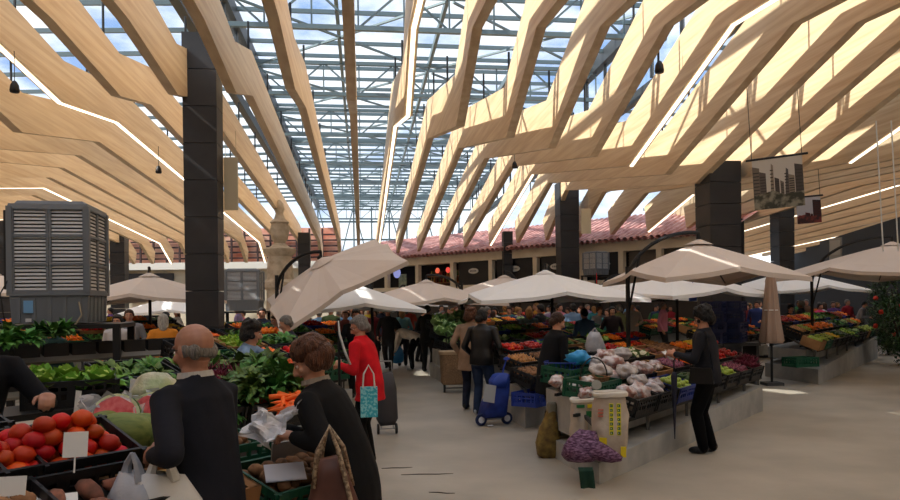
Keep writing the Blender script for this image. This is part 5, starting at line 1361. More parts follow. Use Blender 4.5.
def hairmat(c): return mat('hair_'+c, tuple(int(v*.75) for v in HAIR[c]), .5, HAIR[c], scale=9, stretch=(8, 8, 1.5), bump=.9, bscale=16)
def make_person(label, loc, yaw, h=1.65, lean=0, hunch=0, twist=0, headp=0, heady=0, hands=None, feet=None, top=((30, 30, 34), 'jacket'),
                bottom=((26, 26, 30), 'trousers'), hair=('dark', 'short'), skin=None, vox=.009, pel=.52, palm=None, shoes=(24, 22, 22), wid=1.0,
                group=None, collar=None, glasses=False, hem=.47, fwd=0.0, sleeves=1.0, fold=.006, grip=.9, root=None, hipsh=0, handsw=None):
    sk = skin or SKIN; v = lambda x, y, z: Vector((x, y, z))
    Pc = v(hipsh, fwd, pel)
    l1, l2 = math.radians(lean), math.radians(lean+hunch)
    s1 = v(0, math.sin(l1), math.cos(l1)); s2 = v(0, math.sin(l2), math.cos(l2))
    n1 = v(0, math.cos(l1), -math.sin(l1)); n2 = v(0, math.cos(l2), -math.sin(l2))
    tw = math.radians(twist); Rt = Matrix.Rotation(tw, 3, s2)
    waist = Pc+s1*.10; chest = waist+s2*.10; sh = chest+s2*.085; nb = sh+s2*.035-n2*.008
    X2 = Rt @ v(1, 0, 0); N2 = Rt @ n2
    lh = math.radians(lean*.45+hunch*.6); nk = v(0, math.sin(lh), math.cos(lh)); nk = Rt @ nk
    hd = nb+nk*.075
    Rh = Matrix.Rotation(math.radians(heady)+tw, 3, 'Z') @ Matrix.Rotation(math.radians(headp), 3, 'X')
    S = {}; E_ = {}; Wr = {}; Hd = {}
    if handsw:
        Ri = Matrix.Rotation(-yaw, 3, 'Z'); hands = dict(hands or {})
        for k_, p_ in handsw.items(): hands[k_] = tuple((Ri @ (Vector(p_)-Vector(loc)))/h)
    hands = hands or {'L': (-.15, .04, .50), 'R': (.15, .04, .50)}
    for sd_, sx in (('L', -1), ('R', 1)):
        S[sd_] = sh+X2*sx*.103*wid-s2*.008
        pole = v(sx*.55, -.75, -.5)
        E_[sd_], Wr[sd_] = ik(S[sd_], v(*hands[sd_]), .175, .150, pole)
    feet = feet or {'L': (-.055, -.01, 0), 'R': (.055, .02, 0)}
    HJ = {}; KN = {}; AN = {}
    for sd_, sx in (('L', -1), ('R', 1)):
        HJ[sd_] = Pc+v(sx*.052, 0, -.01)
        f = feet[sd_]; KN[sd_], AN[sd_] = ik(HJ[sd_], v(f[0], f[1], .045+f[2]), .245, .235, v(sx*.1, 1, 0))
    def ringloft(b, rings, n=20):
        vs = []
        for c, xa, ya, rx, ry in rings:
            for j in range(n):
                a = 2*PI*j/n; vs.append(c+xa*math.cos(a)*rx+ya*math.sin(a)*ry)
        m = len(rings); b.add(vs, [(i*n+j, i*n+(j+1) % n, (i+1)*n+(j+1) % n, (i+1)*n+j) for i in range(m-1) for j in range(n)]+[tuple(range(n-1, -1, -1)), tuple(range((m-1)*n, m*n))])
    def torso(b, o, low=-.045, flare=0, q=1.0):
        x1 = v(1, 0, 0); ws = wid
        R_ = []
        if low < -.045: R_.append((Pc+v(0, 0, low), x1, v(0, 1, 0), (.098+flare)*ws+o, .076+flare*.8+o))
        R_ += [(Pc-s1*.045, x1, n1, .094*ws+o+flare*.3, .074+o), (Pc+s1*.02, x1, n1, .096*ws+o, .076+o), (waist, x1, n1*.5+n2*.5, .082*ws+o, .068+o),
               (chest, X2, N2, .092*ws+o, .070+o), (sh-s2*.02, X2, N2, .098*ws+o, .062+o), (sh+s2*.012, X2, N2, .072*ws+o, .046+o), (nb, X2, N2, .036+o*.9, .036+o*.7)]
        ringloft(b, R_)
    # body
    b = MB(); torso(b, -.012)
    b.tube([nb-nk*.03, nb+nk*.03, hd+Rh @ v(0, -.010, -.02)], [.040, .032, .034], 14)
    H_ = lambda p: hd+Rh @ Vector(p)
    b.sph(H_((0, -.008, .014)), (.045, .055, .050), 16, 10, R=Rh); b.sph(H_((0, .012, -.014)), (.038, .040, .046), 16, 10, R=Rh)
    b.sph(H_((0, .020, -.040)), (.026, .026, .020), 12, 8, R=Rh); b.sph(H_((0, .040, -.050)), (.011, .010, .009), 10, 6, R=Rh)
    b.tube([H_((0, .050, .004)), H_((0, .060, -.012)), H_((0, .064, -.020)), H_((0, .052, -.024))], [.005, .0065, .0095, .008], 8)
    b.sph(H_((0, .044, .014)), (.030, .010, .007), 10, 6, R=Rh)
    for sx in (-1, 1):
        b.sph(H_((sx*.045, -.006, -.008)), (.006, .011, .017), 10, 6, R=Rh); b.sph(H_((sx*.026, .034, -.018)), (.012, .012, .012), 8, 6, R=Rh)
    for sd_, sx in (('L', -1), ('R', 1)):
        s, e, w_ = S[sd_], E_[sd_], Wr[sd_]
        capsule(b, [s, (s+e)/2, e], [.024, .023, .020], 10); capsule(b, [e, e*.6+w_*.4, w_], [.022, .022, .0145], 10)
        # hand
        d = (w_-e).normalized()
        pn = Vector((palm or {}).get(sd_, (-sx*.9, 0, -.35))); pn = pn-d*pn.dot(d)
        if pn.length < .1: pn = Vector((0, 0, -1))-d*d.z*-1
        pn.normalize(); sdv = d.cross(pn)*sx     # towards the thumb
        Rp = Matrix((sdv, d, pn)).transposed()
        b.sph(w_+d*.028, (.023, .032, .0125), 12, 8, R=Rp)
        g = grip; fl = [.046, .052, .048, .038]
        for i in range(4):
            off = sdv*(.0175-.0117*i); p0 = w_+d*.050+off*.95; L_ = fl[i]*1.0; a = .35*g; pts = [w_+d*.03+off*.8, p0]
            dd = (d+off*1.2).normalized()
            for k_, (fr_, an) in enumerate(((.42, .5), (.32, .9), (.26, 1.25))):
                an = an*g+.12*i*g*.3; dv = dd*math.cos(an)+pn*math.sin(an); pts.append(pts[-1]+dv*L_*fr_)
            b.tube(pts+[pts[-1]+dv*.003], [.0062, .0060, .0057, .0053, .0046, .0022], 8)
        t0 = w_+d*.012+sdv*.014; t1 = t0+(sdv*.7+d*.75+pn*.25).normalized()*.022; t2 = t1+(d*.9+sdv*.25+pn*.5*g).normalized()*.018; t3 = t2+(d*.9+pn*.7*g).normalized()*.014
        b.tube([t0, t1, t2, t3], [.0085, .0075, .0062, .0035], 8)
        hj, kn, an_ = HJ[sd_], KN[sd_], AN[sd_]
        capsule(b, [hj, (hj+kn)/2, kn], [.048, .043, .030], 10); capsule(b, [kn, kn*.65+an_*.35+v(0, -.005, 0), an_], [.030, .032, .018], 10)
        capsule(b, [an_-v(0, 0, .014), an_+v(0, .06, -.028)], [.018, .015], 8)
    b.v = [tuple(Vector(p)*h) for p in b.v]
    me = remesh_mesh(b, 'person', vox, sk, 2)
    o = bpy.data.objects.new('person', me); COL.objects.link(o); o.location = loc; o.rotation_euler = (0, 0, yaw)
    tag(o, label, 'person', group)
    # face details
    for sx in (-1, 1):
        b = MB(); b.sph(H_((sx*.0175, .0445, -.001))*h, (.0075*h, .0055*h, .005*h), 10, 6, R=Rh); ey = b.build('eye', EYEW, o, smooth=True)
        b = MB(); b.sph(H_((sx*.0175, .0490, -.001))*h, (.0036*h, .0026*h, .0038*h), 8, 5, R=Rh); b.build('iris', EYEB, ey, smooth=True)
        b = MB(); b.tube([H_((sx*.009, .0535, .010))*h, H_((sx*.019, .0525, .0135))*h, H_((sx*.029, .044, .010))*h], [.0022*h, .0028*h, .0016*h], 6); b.build('eyebrow', hairmat(hair[0]), o)
    b = MB(); b.sph(H_((0, .0485, -.0345))*h, (.0135*h, .006*h, .0042*h), 10, 6, R=Rh); b.build('mouth', LIPS, o, smooth=True)
    # top
    tc, ts = top; tm = mat('cloth_%d_%d_%d%s' % (*tc, ts), tc, .38 if ts == 'leather' else .9, tuple(min(255, int(c*1.2)+3) for c in tc), scale=5, bump=.25, bscale=9, spec=.5 if ts == 'leather' else .3)
    b = MB(); low = hem-pel
    torso(b, .012, low=low, flare=.012 if low < -.08 else .004)
    for sd_, sx in (('L', -1), ('R', 1)):
        s, e, w_ = S[sd_], E_[sd_], Wr[sd_]
        capsule(b, [s+(sh-s)*.25, s, (s+e)/2, e], [.036, .040, .034, .031], 12)
        if sleeves >= 1: capsule(b, [e, (e+w_)/2, w_-(w_-e).normalized()*.010], [.031, .028, .0225], 12)
        elif sleeves > .5: capsule(b, [e, e*.4+w_*.6], [.031, .027], 12)
    if ts in ('jacket', 'leather', 'coat'):
        b.tube([nb-nk*.012-N2*.0, nb+nk*.012], [.050, .044], 14)
    b.v = [tuple(Vector(p)*h) for p in b.v]
    ct = {'jacket': 'jacket', 'leather': 'jacket', 'coat': 'coat', 'shirt': 'shirt', 'sweater': 'sweater'}[ts]
    tp = part(ct, remesh_mesh(b, ct, max(vox, .012), tm, 3, (fold, 7.0), seed=h*10), o)
    if collar:
        b = MB(); b.tube([(nb+nk*.002)*h, (nb+nk*.017)*h], [.0475*h, .0435*h], 18); b.build('collar', mat('collar_%d_%d_%d' % collar, collar, .8), tp)
    # bottom
    bc, bs = bottom; bmt = mat('cloth_%d_%d_%d%s' % (*bc, bs), bc, .85, tuple(min(255, int(c*1.2)+3) for c in bc), scale=6, bump=.2, bscale=9, spec=.15)
    b = MB()
    x1 = v(1, 0, 0)
    ringloft(b, [(Pc-v(0, 0, .075), x1, v(0, 1, 0), .084*wid, .068), (Pc-s1*.02, x1, n1, .097*wid, .078), (Pc+s1*.05, x1, n1, .09*wid, .073), (waist-s1*.01, x1, n1, .082*wid, .068)])
    if bs == 'skirt':
        ringloft(b, [(v(0, fwd*.6, .22), x1, v(0, 1, 0), .115, .095), (v(0, fwd, .38), x1, v(0, 1, 0), .11, .092), (Pc, x1, n1, .099, .08)])
    else:
        for sd_, sx in (('L', -1), ('R', 1)):
            hj, kn, an_ = HJ[sd_], KN[sd_], AN[sd_]
            capsule(b, [hj, (hj+kn)/2, kn], [.060, .053, .042], 12); capsule(b, [kn, (kn+an_)/2, an_-v(0, 0, .006)], [.042, .039, .033], 12)
    b.v = [tuple(Vector(p)*h) for p in b.v]
    bn = 'skirt' if bs == 'skirt' else 'trousers'
    part(bn, remesh_mesh(b, bn, max(vox, .012), bmt, 3, (fold, 6.0), seed=h*5), o)
    sm = mat('shoe_%d_%d_%d' % shoes, shoes, .45)
    for sd_ in ('L', 'R'):
        a = AN[sd_]; b = MB(); gz = a.z-.045
        b.sph((a+v(0, .035, -.022))*h, (.024*h, .062*h, .026*h), 14, 8); b.sph((a+v(0, -.005, -.005))*h, (.024*h, .030*h, .032*h), 12, 8)
        b.v = [(x, y, max(z, gz*h+.004)) for x, y, z in b.v]; sh_ = b.build('shoe', sm, o, smooth=True)
    # hair
    hc, hs = hair; hm = hairmat(hc); b = MB()
    def hp(p, r): b.sph(H_(p), r, 16, 10, R=Rh)
    if hs == 'bald':
        for sx in (-1, 1): hp((sx*.0405, -.014, -.006), (.0075, .022, .017)); hp((sx*.027, -.035, -.012), (.016, .019, .022))
        hp((0, -.045, -.012), (.026, .011, .019))
    else:
        hp((0, -.014, .022), (.051, .055, .050)); hp((0, -.034, -.012), (.044, .034, .040))
        for sx in (-1, 1): hp((sx*.040, -.016, .006), (.014, .032, .028))
        if hs in ('bob', 'puffy', 'curly'):
            k = 1.0 if hs == 'bob' else 1.25
            for sx in (-1, 1): hp((sx*.045, -.014, -.006), (.015*k, .030, .036))
            hp((0, -.040, -.026), (.048*k, .030*k, .042*k*.9)) if hs != 'puffy' else hp((0, -.038, -.008), (.052, .034, .040)); hp((0, .020, .044), (.038, .028, .016))
        if hs in ('puffy', 'curly'): hp((0, -.010, .034), (.060, .062, .048)); hp((0, -.034, .0), (.058, .045, .05))
        if hs == 'curly':
            q = random.Random(2)
            for _ in range(26):
                a = q.uniform(0, 2*PI); z = q.uniform(-.03, .07); rr_ = .056*math.sqrt(max(.1, 1-(z-.01)**2/.006))
                p = (rr_*math.cos(a), min(.036, rr_*math.sin(a)*1.05-.008), z); hp(p, (.016, .016, .016))
        if hs == 'long': hp((0, -.040, -.055), (.046, .026, .062)); [hp((sx*.042, -.012, -.028), (.013, .026, .05)) for sx in (-1, 1)]; hp((0, .020, .044), (.038, .028, .016))
        if hs == 'short': hp((0, .016, .042), (.036, .028, .016))
        if hs == 'bun': hp((0, -.066, .012), (.022, .022, .022))
    b.v = [tuple(Vector(p)*h) for p in b.v]
    part('hair', remesh_mesh(b, 'hair', max(vox*.8, .0045), hm, 1, {'bald': (.001, 38), 'puffy': (.012, 19), 'curly': (.008, 24)}.get(hs, (.004, 38)), seed=3), o)
    if glasses:
        b = MB()
        for sx in (-1, 1):
            c = H_((sx*.018, .056, -.001)); b.tube([(c+Rh @ v(.0125*math.cos(a), 0, .010*math.sin(a)))*h for a in np.linspace(0, 2*PI, 13)], .0011*h, 5)
            b.tube([H_((sx*.031, .054, .002))*h, H_((sx*.046, .0, .0))*h], .0010*h, 5)
        b.tube([H_((-.006, .058, .0))*h, H_((.006, .058, .0))*h], .001*h, 5); b.build('glasses', M_black, o)
    o['_j'] = 0; del o['_j']
    return o, dict(S=S, E=E_, W=Wr, hd=hd, h=h, loc=Vector(loc), yaw=yaw)
def hand_world(j, s, off=(0, 0, 0)):
    p = (j['W'][s]+Vector(off))*j['h']; return j['loc']+Matrix.Rotation(j['yaw'], 3, 'Z') @ p
def place(px, Y): p = wp(px, 304, Y); return (p.x, Y, 0)
R_ = math.radians
# balding man, back to the camera, looking left and down
m1, j1 = make_person('balding grey-haired man in a dark jacket, back turned, holding white plastic bags', place(205, 3.12), R_(66), h=1.665, lean=2, hunch=8, heady=-6, headp=-12,
    handsw={'L': tuple(wp(149, 448, 2.98)), 'R': tuple(wp(165, 455, 3.3))}, top=((25, 27, 35), 'jacket'), bottom=((30, 32, 40), 'trousers'), hair=('grey', 'bald'), skin=SKIN2, vox=.0055, hem=.44, collar=(190, 186, 180), glasses=True, wid=1.02, fold=.008)
# woman in black with puffy brown hair, reaching left
m2, j2 = make_person('woman in black with puffy auburn-brown hair reaching over the crates, tote bag on arm', place(348, 3.62), R_(80), h=1.60, lean=12, hunch=13, headp=-26, heady=16,
    handsw={'L': tuple(wp(290, 433, 3.45)), 'R': tuple(wp(283, 426, 3.62))}, top=((17, 17, 19), 'sweater'), bottom=((15, 15, 17), 'trousers'), hair=('auburn', 'puffy'), vox=.0055, hem=.42, collar=(150, 140, 128), wid=1.12, palm={'L': (.2, 0, -1), 'R': (0, .2, -1)}, fold=.007, grip=1.1)
# woman in red jacket
m3, j3 = make_person('grey-haired woman in a bright red jacket looking down at the left stand', place(369, 7.7), R_(74), h=1.63, lean=4, hunch=12, headp=-24, heady=28,
    hands={'L': (-.10, .16, .66), 'R': (.02, .18, .64)}, top=((186, 22, 34), 'jacket'), bottom=((18, 18, 20), 'trousers'), hair=('grey', 'bob'), vox=.008, hem=.43, glasses=True, wid=1.08)
# seller at the left edge
m4, j4 = make_person('seller in dark clothes cut by the left edge, fist resting over the tomatoes', place(-36, 3.95), R_(232), h=1.76, lean=6, hunch=12, headp=-20, heady=10,
    handsw={'L': tuple(wp(45, 388, 3.75)), 'R': tuple(wp(-40, 420, 3.7))}, top=((15, 16, 22), 'jacket'), bottom=((20, 20, 24), 'trousers'), hair=('dark', 'short'), vox=.0065, skin=SKIN2, palm={'L': (0, -.2, -1)}, grip=1.5)
# woman with shoulder bag on the right
m5, j5 = make_person('dark-haired woman in charcoal cardigan with a black shoulder bag at the nearest right stand', place(707, 8.15), R_(66), h=1.665, lean=2, hunch=5, headp=-22, heady=8,
    hands={'L': (-.07, .20, .665), 'R': (.04, .21, .65)}, top=((34, 34, 39), 'sweater'), bottom=((9, 9, 11), 'trousers'), hair=('black', 'curly'), vox=.008, hem=.47, wid=.98, glasses=True, feet={'L': (-.045, .03, 0), 'R': (.05, -.02, 0)})
# woman in black coat between first and second right stands
m6, j6 = make_person('short-haired person in a black coat bent toward the bags between the right stands', place(548, 9.0), R_(-72), h=1.62, lean=7, hunch=10, headp=-24, heady=-8,
    hands={'L': (-.08, .20, .60), 'R': (.08, .19, .58)}, top=((18, 18, 20), 'coat'), bottom=((9, 9, 10), 'trousers'), hair=('brown', 'short'), vox=.009, hem=.36, wid=1.1)
# two women with the trolleys
m7, j7 = make_person('dark-haired woman in a black leather jacket and jeans beside the blue trolley', place(481, 11.1), R_(-28), h=1.64, lean=2, hunch=6, headp=-14, heady=-18,
    hands={'L': (-.13, .09, .54), 'R': (.14, .13, .56)}, top=((11, 11, 13), 'leather'), bottom=((38, 50, 74), 'trousers'), hair=('dark', 'bob'), vox=.009, hem=.47, wid=1.12, shoes=(190, 190, 192))
m8, j8 = make_person('woman in a light brown coat standing behind the black leather jacket', place(470, 11.75), R_(-22), h=1.66, lean=2, hunch=6, headp=-10, heady=-18,
    hands={'L': (-.15, .08, .53), 'R': (.12, .12, .58)}, top=((142, 118, 98), 'coat'), bottom=((40, 44, 60), 'trousers'), hair=('auburn', 'curly'), vox=.010, hem=.38, wid=1.12)
# seller in blue-grey
m9, j9 = make_person('seller in a blue-grey top leaning over the pile of leafy greens', place(236, 7.3), R_(-84), h=1.60, lean=10, hunch=10, headp=-14, heady=6,
    handsw={'L': tuple(wp(270, 350, 7.0)), 'R': tuple(wp(262, 354, 6.75))}, top=((112, 134, 160), 'sweater'), bottom=((30, 32, 40), 'trousers'), hair=('dark', 'curly'), vox=.009)
m10, j10 = make_person('person in a dark red sweater bending down left of the balding man', place(178, 6.0), R_(215), h=1.45, lean=34, hunch=18, headp=-24, heady=0,
    hands={'L': (-.10, .28, .46), 'R': (.1, .28, .48)}, top=((112, 22, 32), 'sweater'), bottom=((26, 26, 30), 'trousers'), hair=('dark', 'short'), vox=.010)
# bending white-jacket person in the aisle
m11, j11 = make_person('person in a white jacket and black trousers bending down in the aisle', place(412, 19.0), R_(78), h=1.6, lean=62, hunch=14, headp=-20,
    hands={'L': (-.08, .30, .30), 'R': (.08, .32, .28)}, top=((206, 198, 188), 'jacket'), bottom=((18, 18, 20), 'trousers'), hair=('dark', 'bob'), vox=.012, fwd=-.05, shoes=(200, 200, 200), hem=.50)
# ---- crowd: a few poses, each copied with its own clothes ----
ARCH = {}
def arch(k, **kw):
    o, j = make_person('x', (0, 0, 0), 0, vox=.016, **kw); ARCH[k] = o
arch('stand_bob', h=1.62, lean=2, hunch=5, headp=-8, hair=('dark', 'bob'), top=((60, 60, 60), 'jacket'))
arch('stand_short', h=1.70, lean=1, hunch=4, headp=-4, hair=('dark', 'short'), top=((60, 60, 60), 'jacket'), wid=1.1, hands={'L': (-.10, .12, .60), 'R': (.15, .03, .50)})
arch('reach', h=1.62, lean=12, hunch=10, headp=-18, hair=('dark', 'short'), top=((60, 60, 60), 'sweater'), hands={'L': (-.08, .22, .62), 'R': (.08, .22, .60)})
arch('long', h=1.62, lean=1, hunch=3, headp=-5, hair=('blonde', 'long'), top=((60, 60, 60), 'sweater'), hands={'L': (-.14, .08, .54), 'R': (.1, .14, .62)})
arch('walk', h=1.66, lean=3, hunch=4, headp=-6, hair=('grey', 'short'), top=((60, 60, 60), 'coat'), hem=.38, feet={'L': (-.05, .11, 0), 'R': (.05, -.12, .02)}, hands={'L': (-.15, -.06, .52), 'R': (.15, .12, .53)})
used = set()
def in_stand(p):
    for e, L_, W, sg in STANDS:
        v = Vector((p[0], p[1], 0))-e; n_ = v.dot(NV); a_ = v.dot(DV)*sg
        if sg > 0: a_ -= .87*n_
        if -.22 < n_ < W+.2 and -.25 < a_ < L_+.2: return True
    return any(math.hypot(p[0]-cx, p[1]-cy) < .6 for cx, cy in COLS)
def crowd(k, px, Y, yaw, topc, botc, hairc, label, s=1.0, skin=SKIN):
    src = ARCH[k]
    if k in used: o = dup(src, scale=s)
    else: o = src; used.add(k); o.scale = (s,)*3
    for _ in range(40):
        if not in_stand(place(px, Y)): break
        Y += .12
    o.location = place(px, Y); o.rotation_euler = (0, 0, R_(yaw)); o['label'] = label; o['group'] = 'shoppers and sellers in the distance'
    set_mat(o, skin)
    for c in o.children:
        n = c.name.split('.')[0]
        if n in ('jacket', 'coat', 'sweater', 'shirt'): set_mat(c, mat('cl_%d_%d_%d' % topc, topc, .85))
        elif n == 'trousers': set_mat(c, mat('cl_%d_%d_%d' % botc, botc, .85))
        elif n in ('hair', 'eyebrow'): set_mat(c, hairmat(hairc))
    return o
BK = (20, 20, 23)
C = [('stand_bob', 374, 20.0, 170, (110, 26, 36), BK, 'dark', 'dark-haired woman in a deep red top walking toward the camera in the aisle'),
     ('walk', 388, 19.0, 175, (26, 27, 32), (26, 27, 32), 'grey', 'grey-haired man in a dark suit walking toward the camera in the aisle'),
     ('long', 402, 20.2, 10, (96, 142, 146), (32, 36, 50), 'blonde', 'blonde woman in a teal top seen from behind in the aisle'),
     ('stand_short', 427, 18.4, -20, (18, 18, 20), (16, 16, 18), 'dark', 'person all in black standing by the cabbages in the aisle'),
     ('reach', 418, 21.5, -60, (30, 26, 28), BK, 'brown', 'brown-haired person in a dark top reaching to the far right stand'),
     ('stand_bob', 361, 22.5, 190, (150, 86, 92), BK, 'brown', 'woman in a dusty pink top far down the left stands'),
     ('stand_short', 352, 25, 150, (190, 170, 150), BK, 'grey', 'person in a pale beige jacket far down the left side'),
     ('long', 369, 27, 170, (210, 196, 60), BK, 'blonde', 'person in a yellow top far down the aisle'),
     ('walk', 381, 26, 180, (60, 70, 96), BK, 'brown', 'person in a slate blue coat at the far end of the aisle'),
     ('stand_bob', 410, 27, 20, (170, 60, 44), BK, 'dark', 'person in an orange-red top at the far end of the aisle'),
     ('stand_short', 441, 24, 200, (160, 160, 160), BK, 'dark', 'person in a light grey jacket beyond the cabbage stand'),
     ('reach', 455, 22, 150, (196, 180, 150), BK, 'blonde', 'person in a cream jumper behind the cabbage stand'),
     ('long', 529, 15.6, 10, (40, 50, 40), BK, 'blonde', 'blonde woman seen from behind in front of the big white umbrella mast'),
     ('stand_short', 541, 15.0, 60, (26, 26, 30), BK, 'dark', 'dark-haired man in black to the right of the blonde woman'),
     ('stand_short', 573, 16.0, 12, (120, 146, 176), BK, 'dark', 'man in a light blue shirt seen from behind, left of the pair'),
     ('reach', 588, 15.6, 20, (86, 120, 160), BK, 'dark', 'man in a mid-blue shirt seen from behind, right of the pair'),
     ('stand_bob', 612, 17.0, 175, (40, 24, 26), BK, 'black', 'dark-haired woman in dark maroon facing the camera behind the right stands'),
     ('stand_bob', 495, 20.5, 160, (200, 196, 190), BK, 'dark', 'person in a white top left of the big white umbrella'),
     ('walk', 511, 22, 190, (120, 60, 50), BK, 'brown', 'person in a rust coat under the big white umbrella'),
     ('stand_short', 632, 22, 170, (150, 140, 130), BK, 'grey', 'person in a stone-grey jacket under the large beige umbrella'),
     ('stand_bob', 656, 23, 190, (50, 60, 90), BK, 'dark', 'person in navy behind the far produce, left of the shoulder-bag woman'),
     ('stand_bob', 747, 20.5, 170, (120, 40, 44), BK, 'dark', 'woman in a dark red top just left of the folded umbrella'),
     ('stand_short', 757, 24, 150, (40, 60, 120), BK, 'dark', 'person in a royal blue jacket beyond the folded umbrella'),
     ('reach', 787, 20.8, 190, (34, 30, 32), BK, 'dark', 'dark-clad seller bending behind the far right stand'),
     ('stand_short', 802, 21.6, 60, (60, 64, 72), BK, 'white', 'white-haired person in grey behind the far right stand'),
     ('stand_bob', 819, 23.5, 200, (206, 60, 110), BK, 'dark', 'woman in a bright pink jacket behind the far right stand'),
     ('walk', 833, 25.5, 160, (90, 60, 120), BK, 'brown', 'person in a purple coat right of the pink jacket'),
     ('stand_bob', 773, 27.5, 190, (150, 44, 60), BK, 'brown', 'distant woman in crimson under the white umbrella at right'),
     ('long', 163, 12.2, 20, (212, 136, 40), BK, 'white', 'person in an orange-yellow top seen from behind at the left'),
     ('stand_short', 129, 14.0, 200, (140, 138, 140), BK, 'brown', 'man in a grey shirt below the left beige umbrella'),
     ('stand_bob', 118, 12.6, 185, (200, 196, 196), BK, 'dark', 'woman in a white top behind the slanted bins'),
     ('reach', 285, 11.2, 130, (28, 32, 46), BK, 'black', 'seller in navy with black hair behind the left greens'),
     ('reach', 298, 10.4, 110, (34, 36, 48), BK, 'grey', 'grey-haired seller in dark blue bending over the left stand'),
     ('stand_short', 262, 13.6, 190, (40, 44, 64), BK, 'dark', 'person in a dark blue jacket beneath the tilted umbrella'),
     ('stand_bob', 345, 16.8, 190, (140, 70, 60), BK, 'auburn', 'auburn-haired person in brick red behind the red jacket'),
     ('stand_short', 331, 19.5, 170, (90, 110, 70), BK, 'dark', 'person in an olive green top beneath the white left umbrella'),
     ('reach', 62, 9.8, 160, (40, 74, 72), BK, 'dark', 'seller in a dark teal top behind the rack of the large cooler'),
     ('walk', 356, 13.0, 185, (30, 34, 40), BK, 'dark', 'person in a charcoal coat just behind the red jacket')]
for a in C: crowd(*a)
q = random.Random(21)
cols = [('white', (206, 204, 200)), ('cream', (200, 186, 156)), ('blue', (120, 160, 200)), ('navy', (40, 46, 76)), ('crimson', (150, 30, 44)), ('mustard', (196, 150, 50)), ('pink', (206, 130, 150)),
        ('olive', (96, 100, 60)), ('grey', (130, 130, 134)), ('teal', (50, 120, 124)), ('brown', (110, 80, 60)), ('purple', (96, 60, 120)), ('orange', (214, 110, 50)), ('black', (20, 20, 22)), ('lilac', (170, 150, 190)), ('green', (60, 120, 70))]
zones = [((336, 372), (21, 32), 'at the far end of the left stands'), ((440, 470), (22, 30), 'behind the cabbage stand'), ((480, 600), (19.5, 21.5), 'in the gap under the big white umbrella'),
         ((480, 600), (24.5, 29), 'far back below the shops'), ((605, 690), (19.5, 27), 'far back under the large beige umbrella'), ((738, 768), (25, 31), 'far back left of the folded umbrella'),
         ((782, 862), (25, 31), 'far back before the dark right wall'), ((108, 182), (18, 27), 'far back under the left beige umbrella'), ((228, 330), (17, 28), 'far back under the tilted beige umbrella')]
for zi, (xr, yr, zl) in enumerate(zones):
    cc = cols[:]; q.shuffle(cc); n_ = 11 if zi in (2, 3) else (8 if zi in (4, 6, 8) else 5)
    for i in range(n_):
        cn, cv = cc[i]; hc = q.choice(['dark', 'brown', 'grey', 'blonde', 'black', 'auburn']); ak = q.choice(list(ARCH))
        crowd(ak, xr[0]+(xr[1]-xr[0])*(i+q.uniform(.1, .9))/n_, q.uniform(*yr), q.uniform(100, 260) if q.random() < .65 else q.uniform(-60, 60), cv, q.choice([BK, (40, 48, 70), (80, 74, 66)]), hc,
              'person with %s hair in a %s top, %s' % (hc, cn, zl), q.uniform(.94, 1.04))

M_film2 = glass_mat('thin_film2', (.9, .9, .92), .1, dcol=(.85, .85, .88, 1), damt=.85)
# ---- things people carry ----
def handbag(p, rz, s, m, lab, strap=.25, nm='tote_bag'):
    t = thing(nm, lab, 'bag', tuple(p), rz); t.scale = (s,)*3
    b = MB(); loft(b, [((0, 0, -.62), .10, .04, 0), ((0, 0, -.6), .15, .07, 0), ((0, 0, -.4), .17, .085, 0), ((0, 0, -.25), .15, .05, 0)], 24, square=.7); crumple(b, .015, 12, 3); b.build('bag_body', m, t, smooth=True)
    return t
# tote of woman in black: brown panel bag with two pale woven handles
hw = hand_world(j2, 'R'); ew = j2['loc']+Matrix.Rotation(j2['yaw'], 3, 'Z') @ (j2['E']['R']*j2['h'])
pt = wp(326, 432, 3.22)
t = thing('tote_bag', 'dark brown tote with pale braided handles hanging from the arm of the woman in black', 'bag', tuple(pt), .15)
b = MB(); loft(b, [((0.03, 0, -.62), .11, .04, 0), ((.03, 0, -.56), .14, .07, 0), ((.02, 0, -.35), .13, .08, 0), ((0, 0, -.16), .075, .05, 0), ((0, 0, -.10), .05, .03, 0)], 24, square=.7); crumple(b, .02, 9, 3)
b.build('bag_body', mat('bag_brown', (84, 50, 42), .5, (120, 80, 66), scale=5), t, smooth=True)
for k_, (x0, x1, y) in enumerate(((-.07, .09, -.055), (-.05, .11, .045))):
    b = MB(); pts = [Vector((x0, y, -.22)), Vector((x0+.02, y*.9, -.06)), Vector((0, y*.5, .035)), Vector((x1-.05, y*.9, -.06)), Vector((x1-.01, y, -.24))]
    if k_ == 0: pts += [Vector((x1+.03, y-.04, -.40)), Vector((x1+.05, y-.03, -.55))]
    b.tube(pts, .011, 7); b.build('braided_handle', mat('handle_pale', (176, 156, 130), .8, (120, 98, 78), scale=60, contrast=(.45, .55)), t, smooth=True)
# papers / thin bag held by the woman in black
hl = hand_world(j2, 'L', (0, .04, .0))
crinkle('plastic_bag', wp(262, 424, 3.36), (.20, .15, .10), 4, M_film2, 'thin white plastic bag held out by the woman in black', 'plastic bag', (1.0, .3, -.5))
crinkle('plastic_bag', wp(288, 408, 3.42), (.16, .05, .05), 9, M_film2, 'raised thin flap of white plastic above the hands of the woman in black', 'plastic bag', (1.1, -.5, 0))
# white bags of the balding man
hm_ = hand_world(j1, 'L', (0, 0, -.03))
hangbag(hm_+Vector((.06, -.06, .0)), 1.4, M_wbag, 'white plastic carrier bag hanging from the left hand of the balding man', .2)
hangbag(hm_+Vector((-.06, -.05, .0)), 1.35, M_pb, 'greyish translucent plastic bag hanging left of the white carrier bag', -.5)
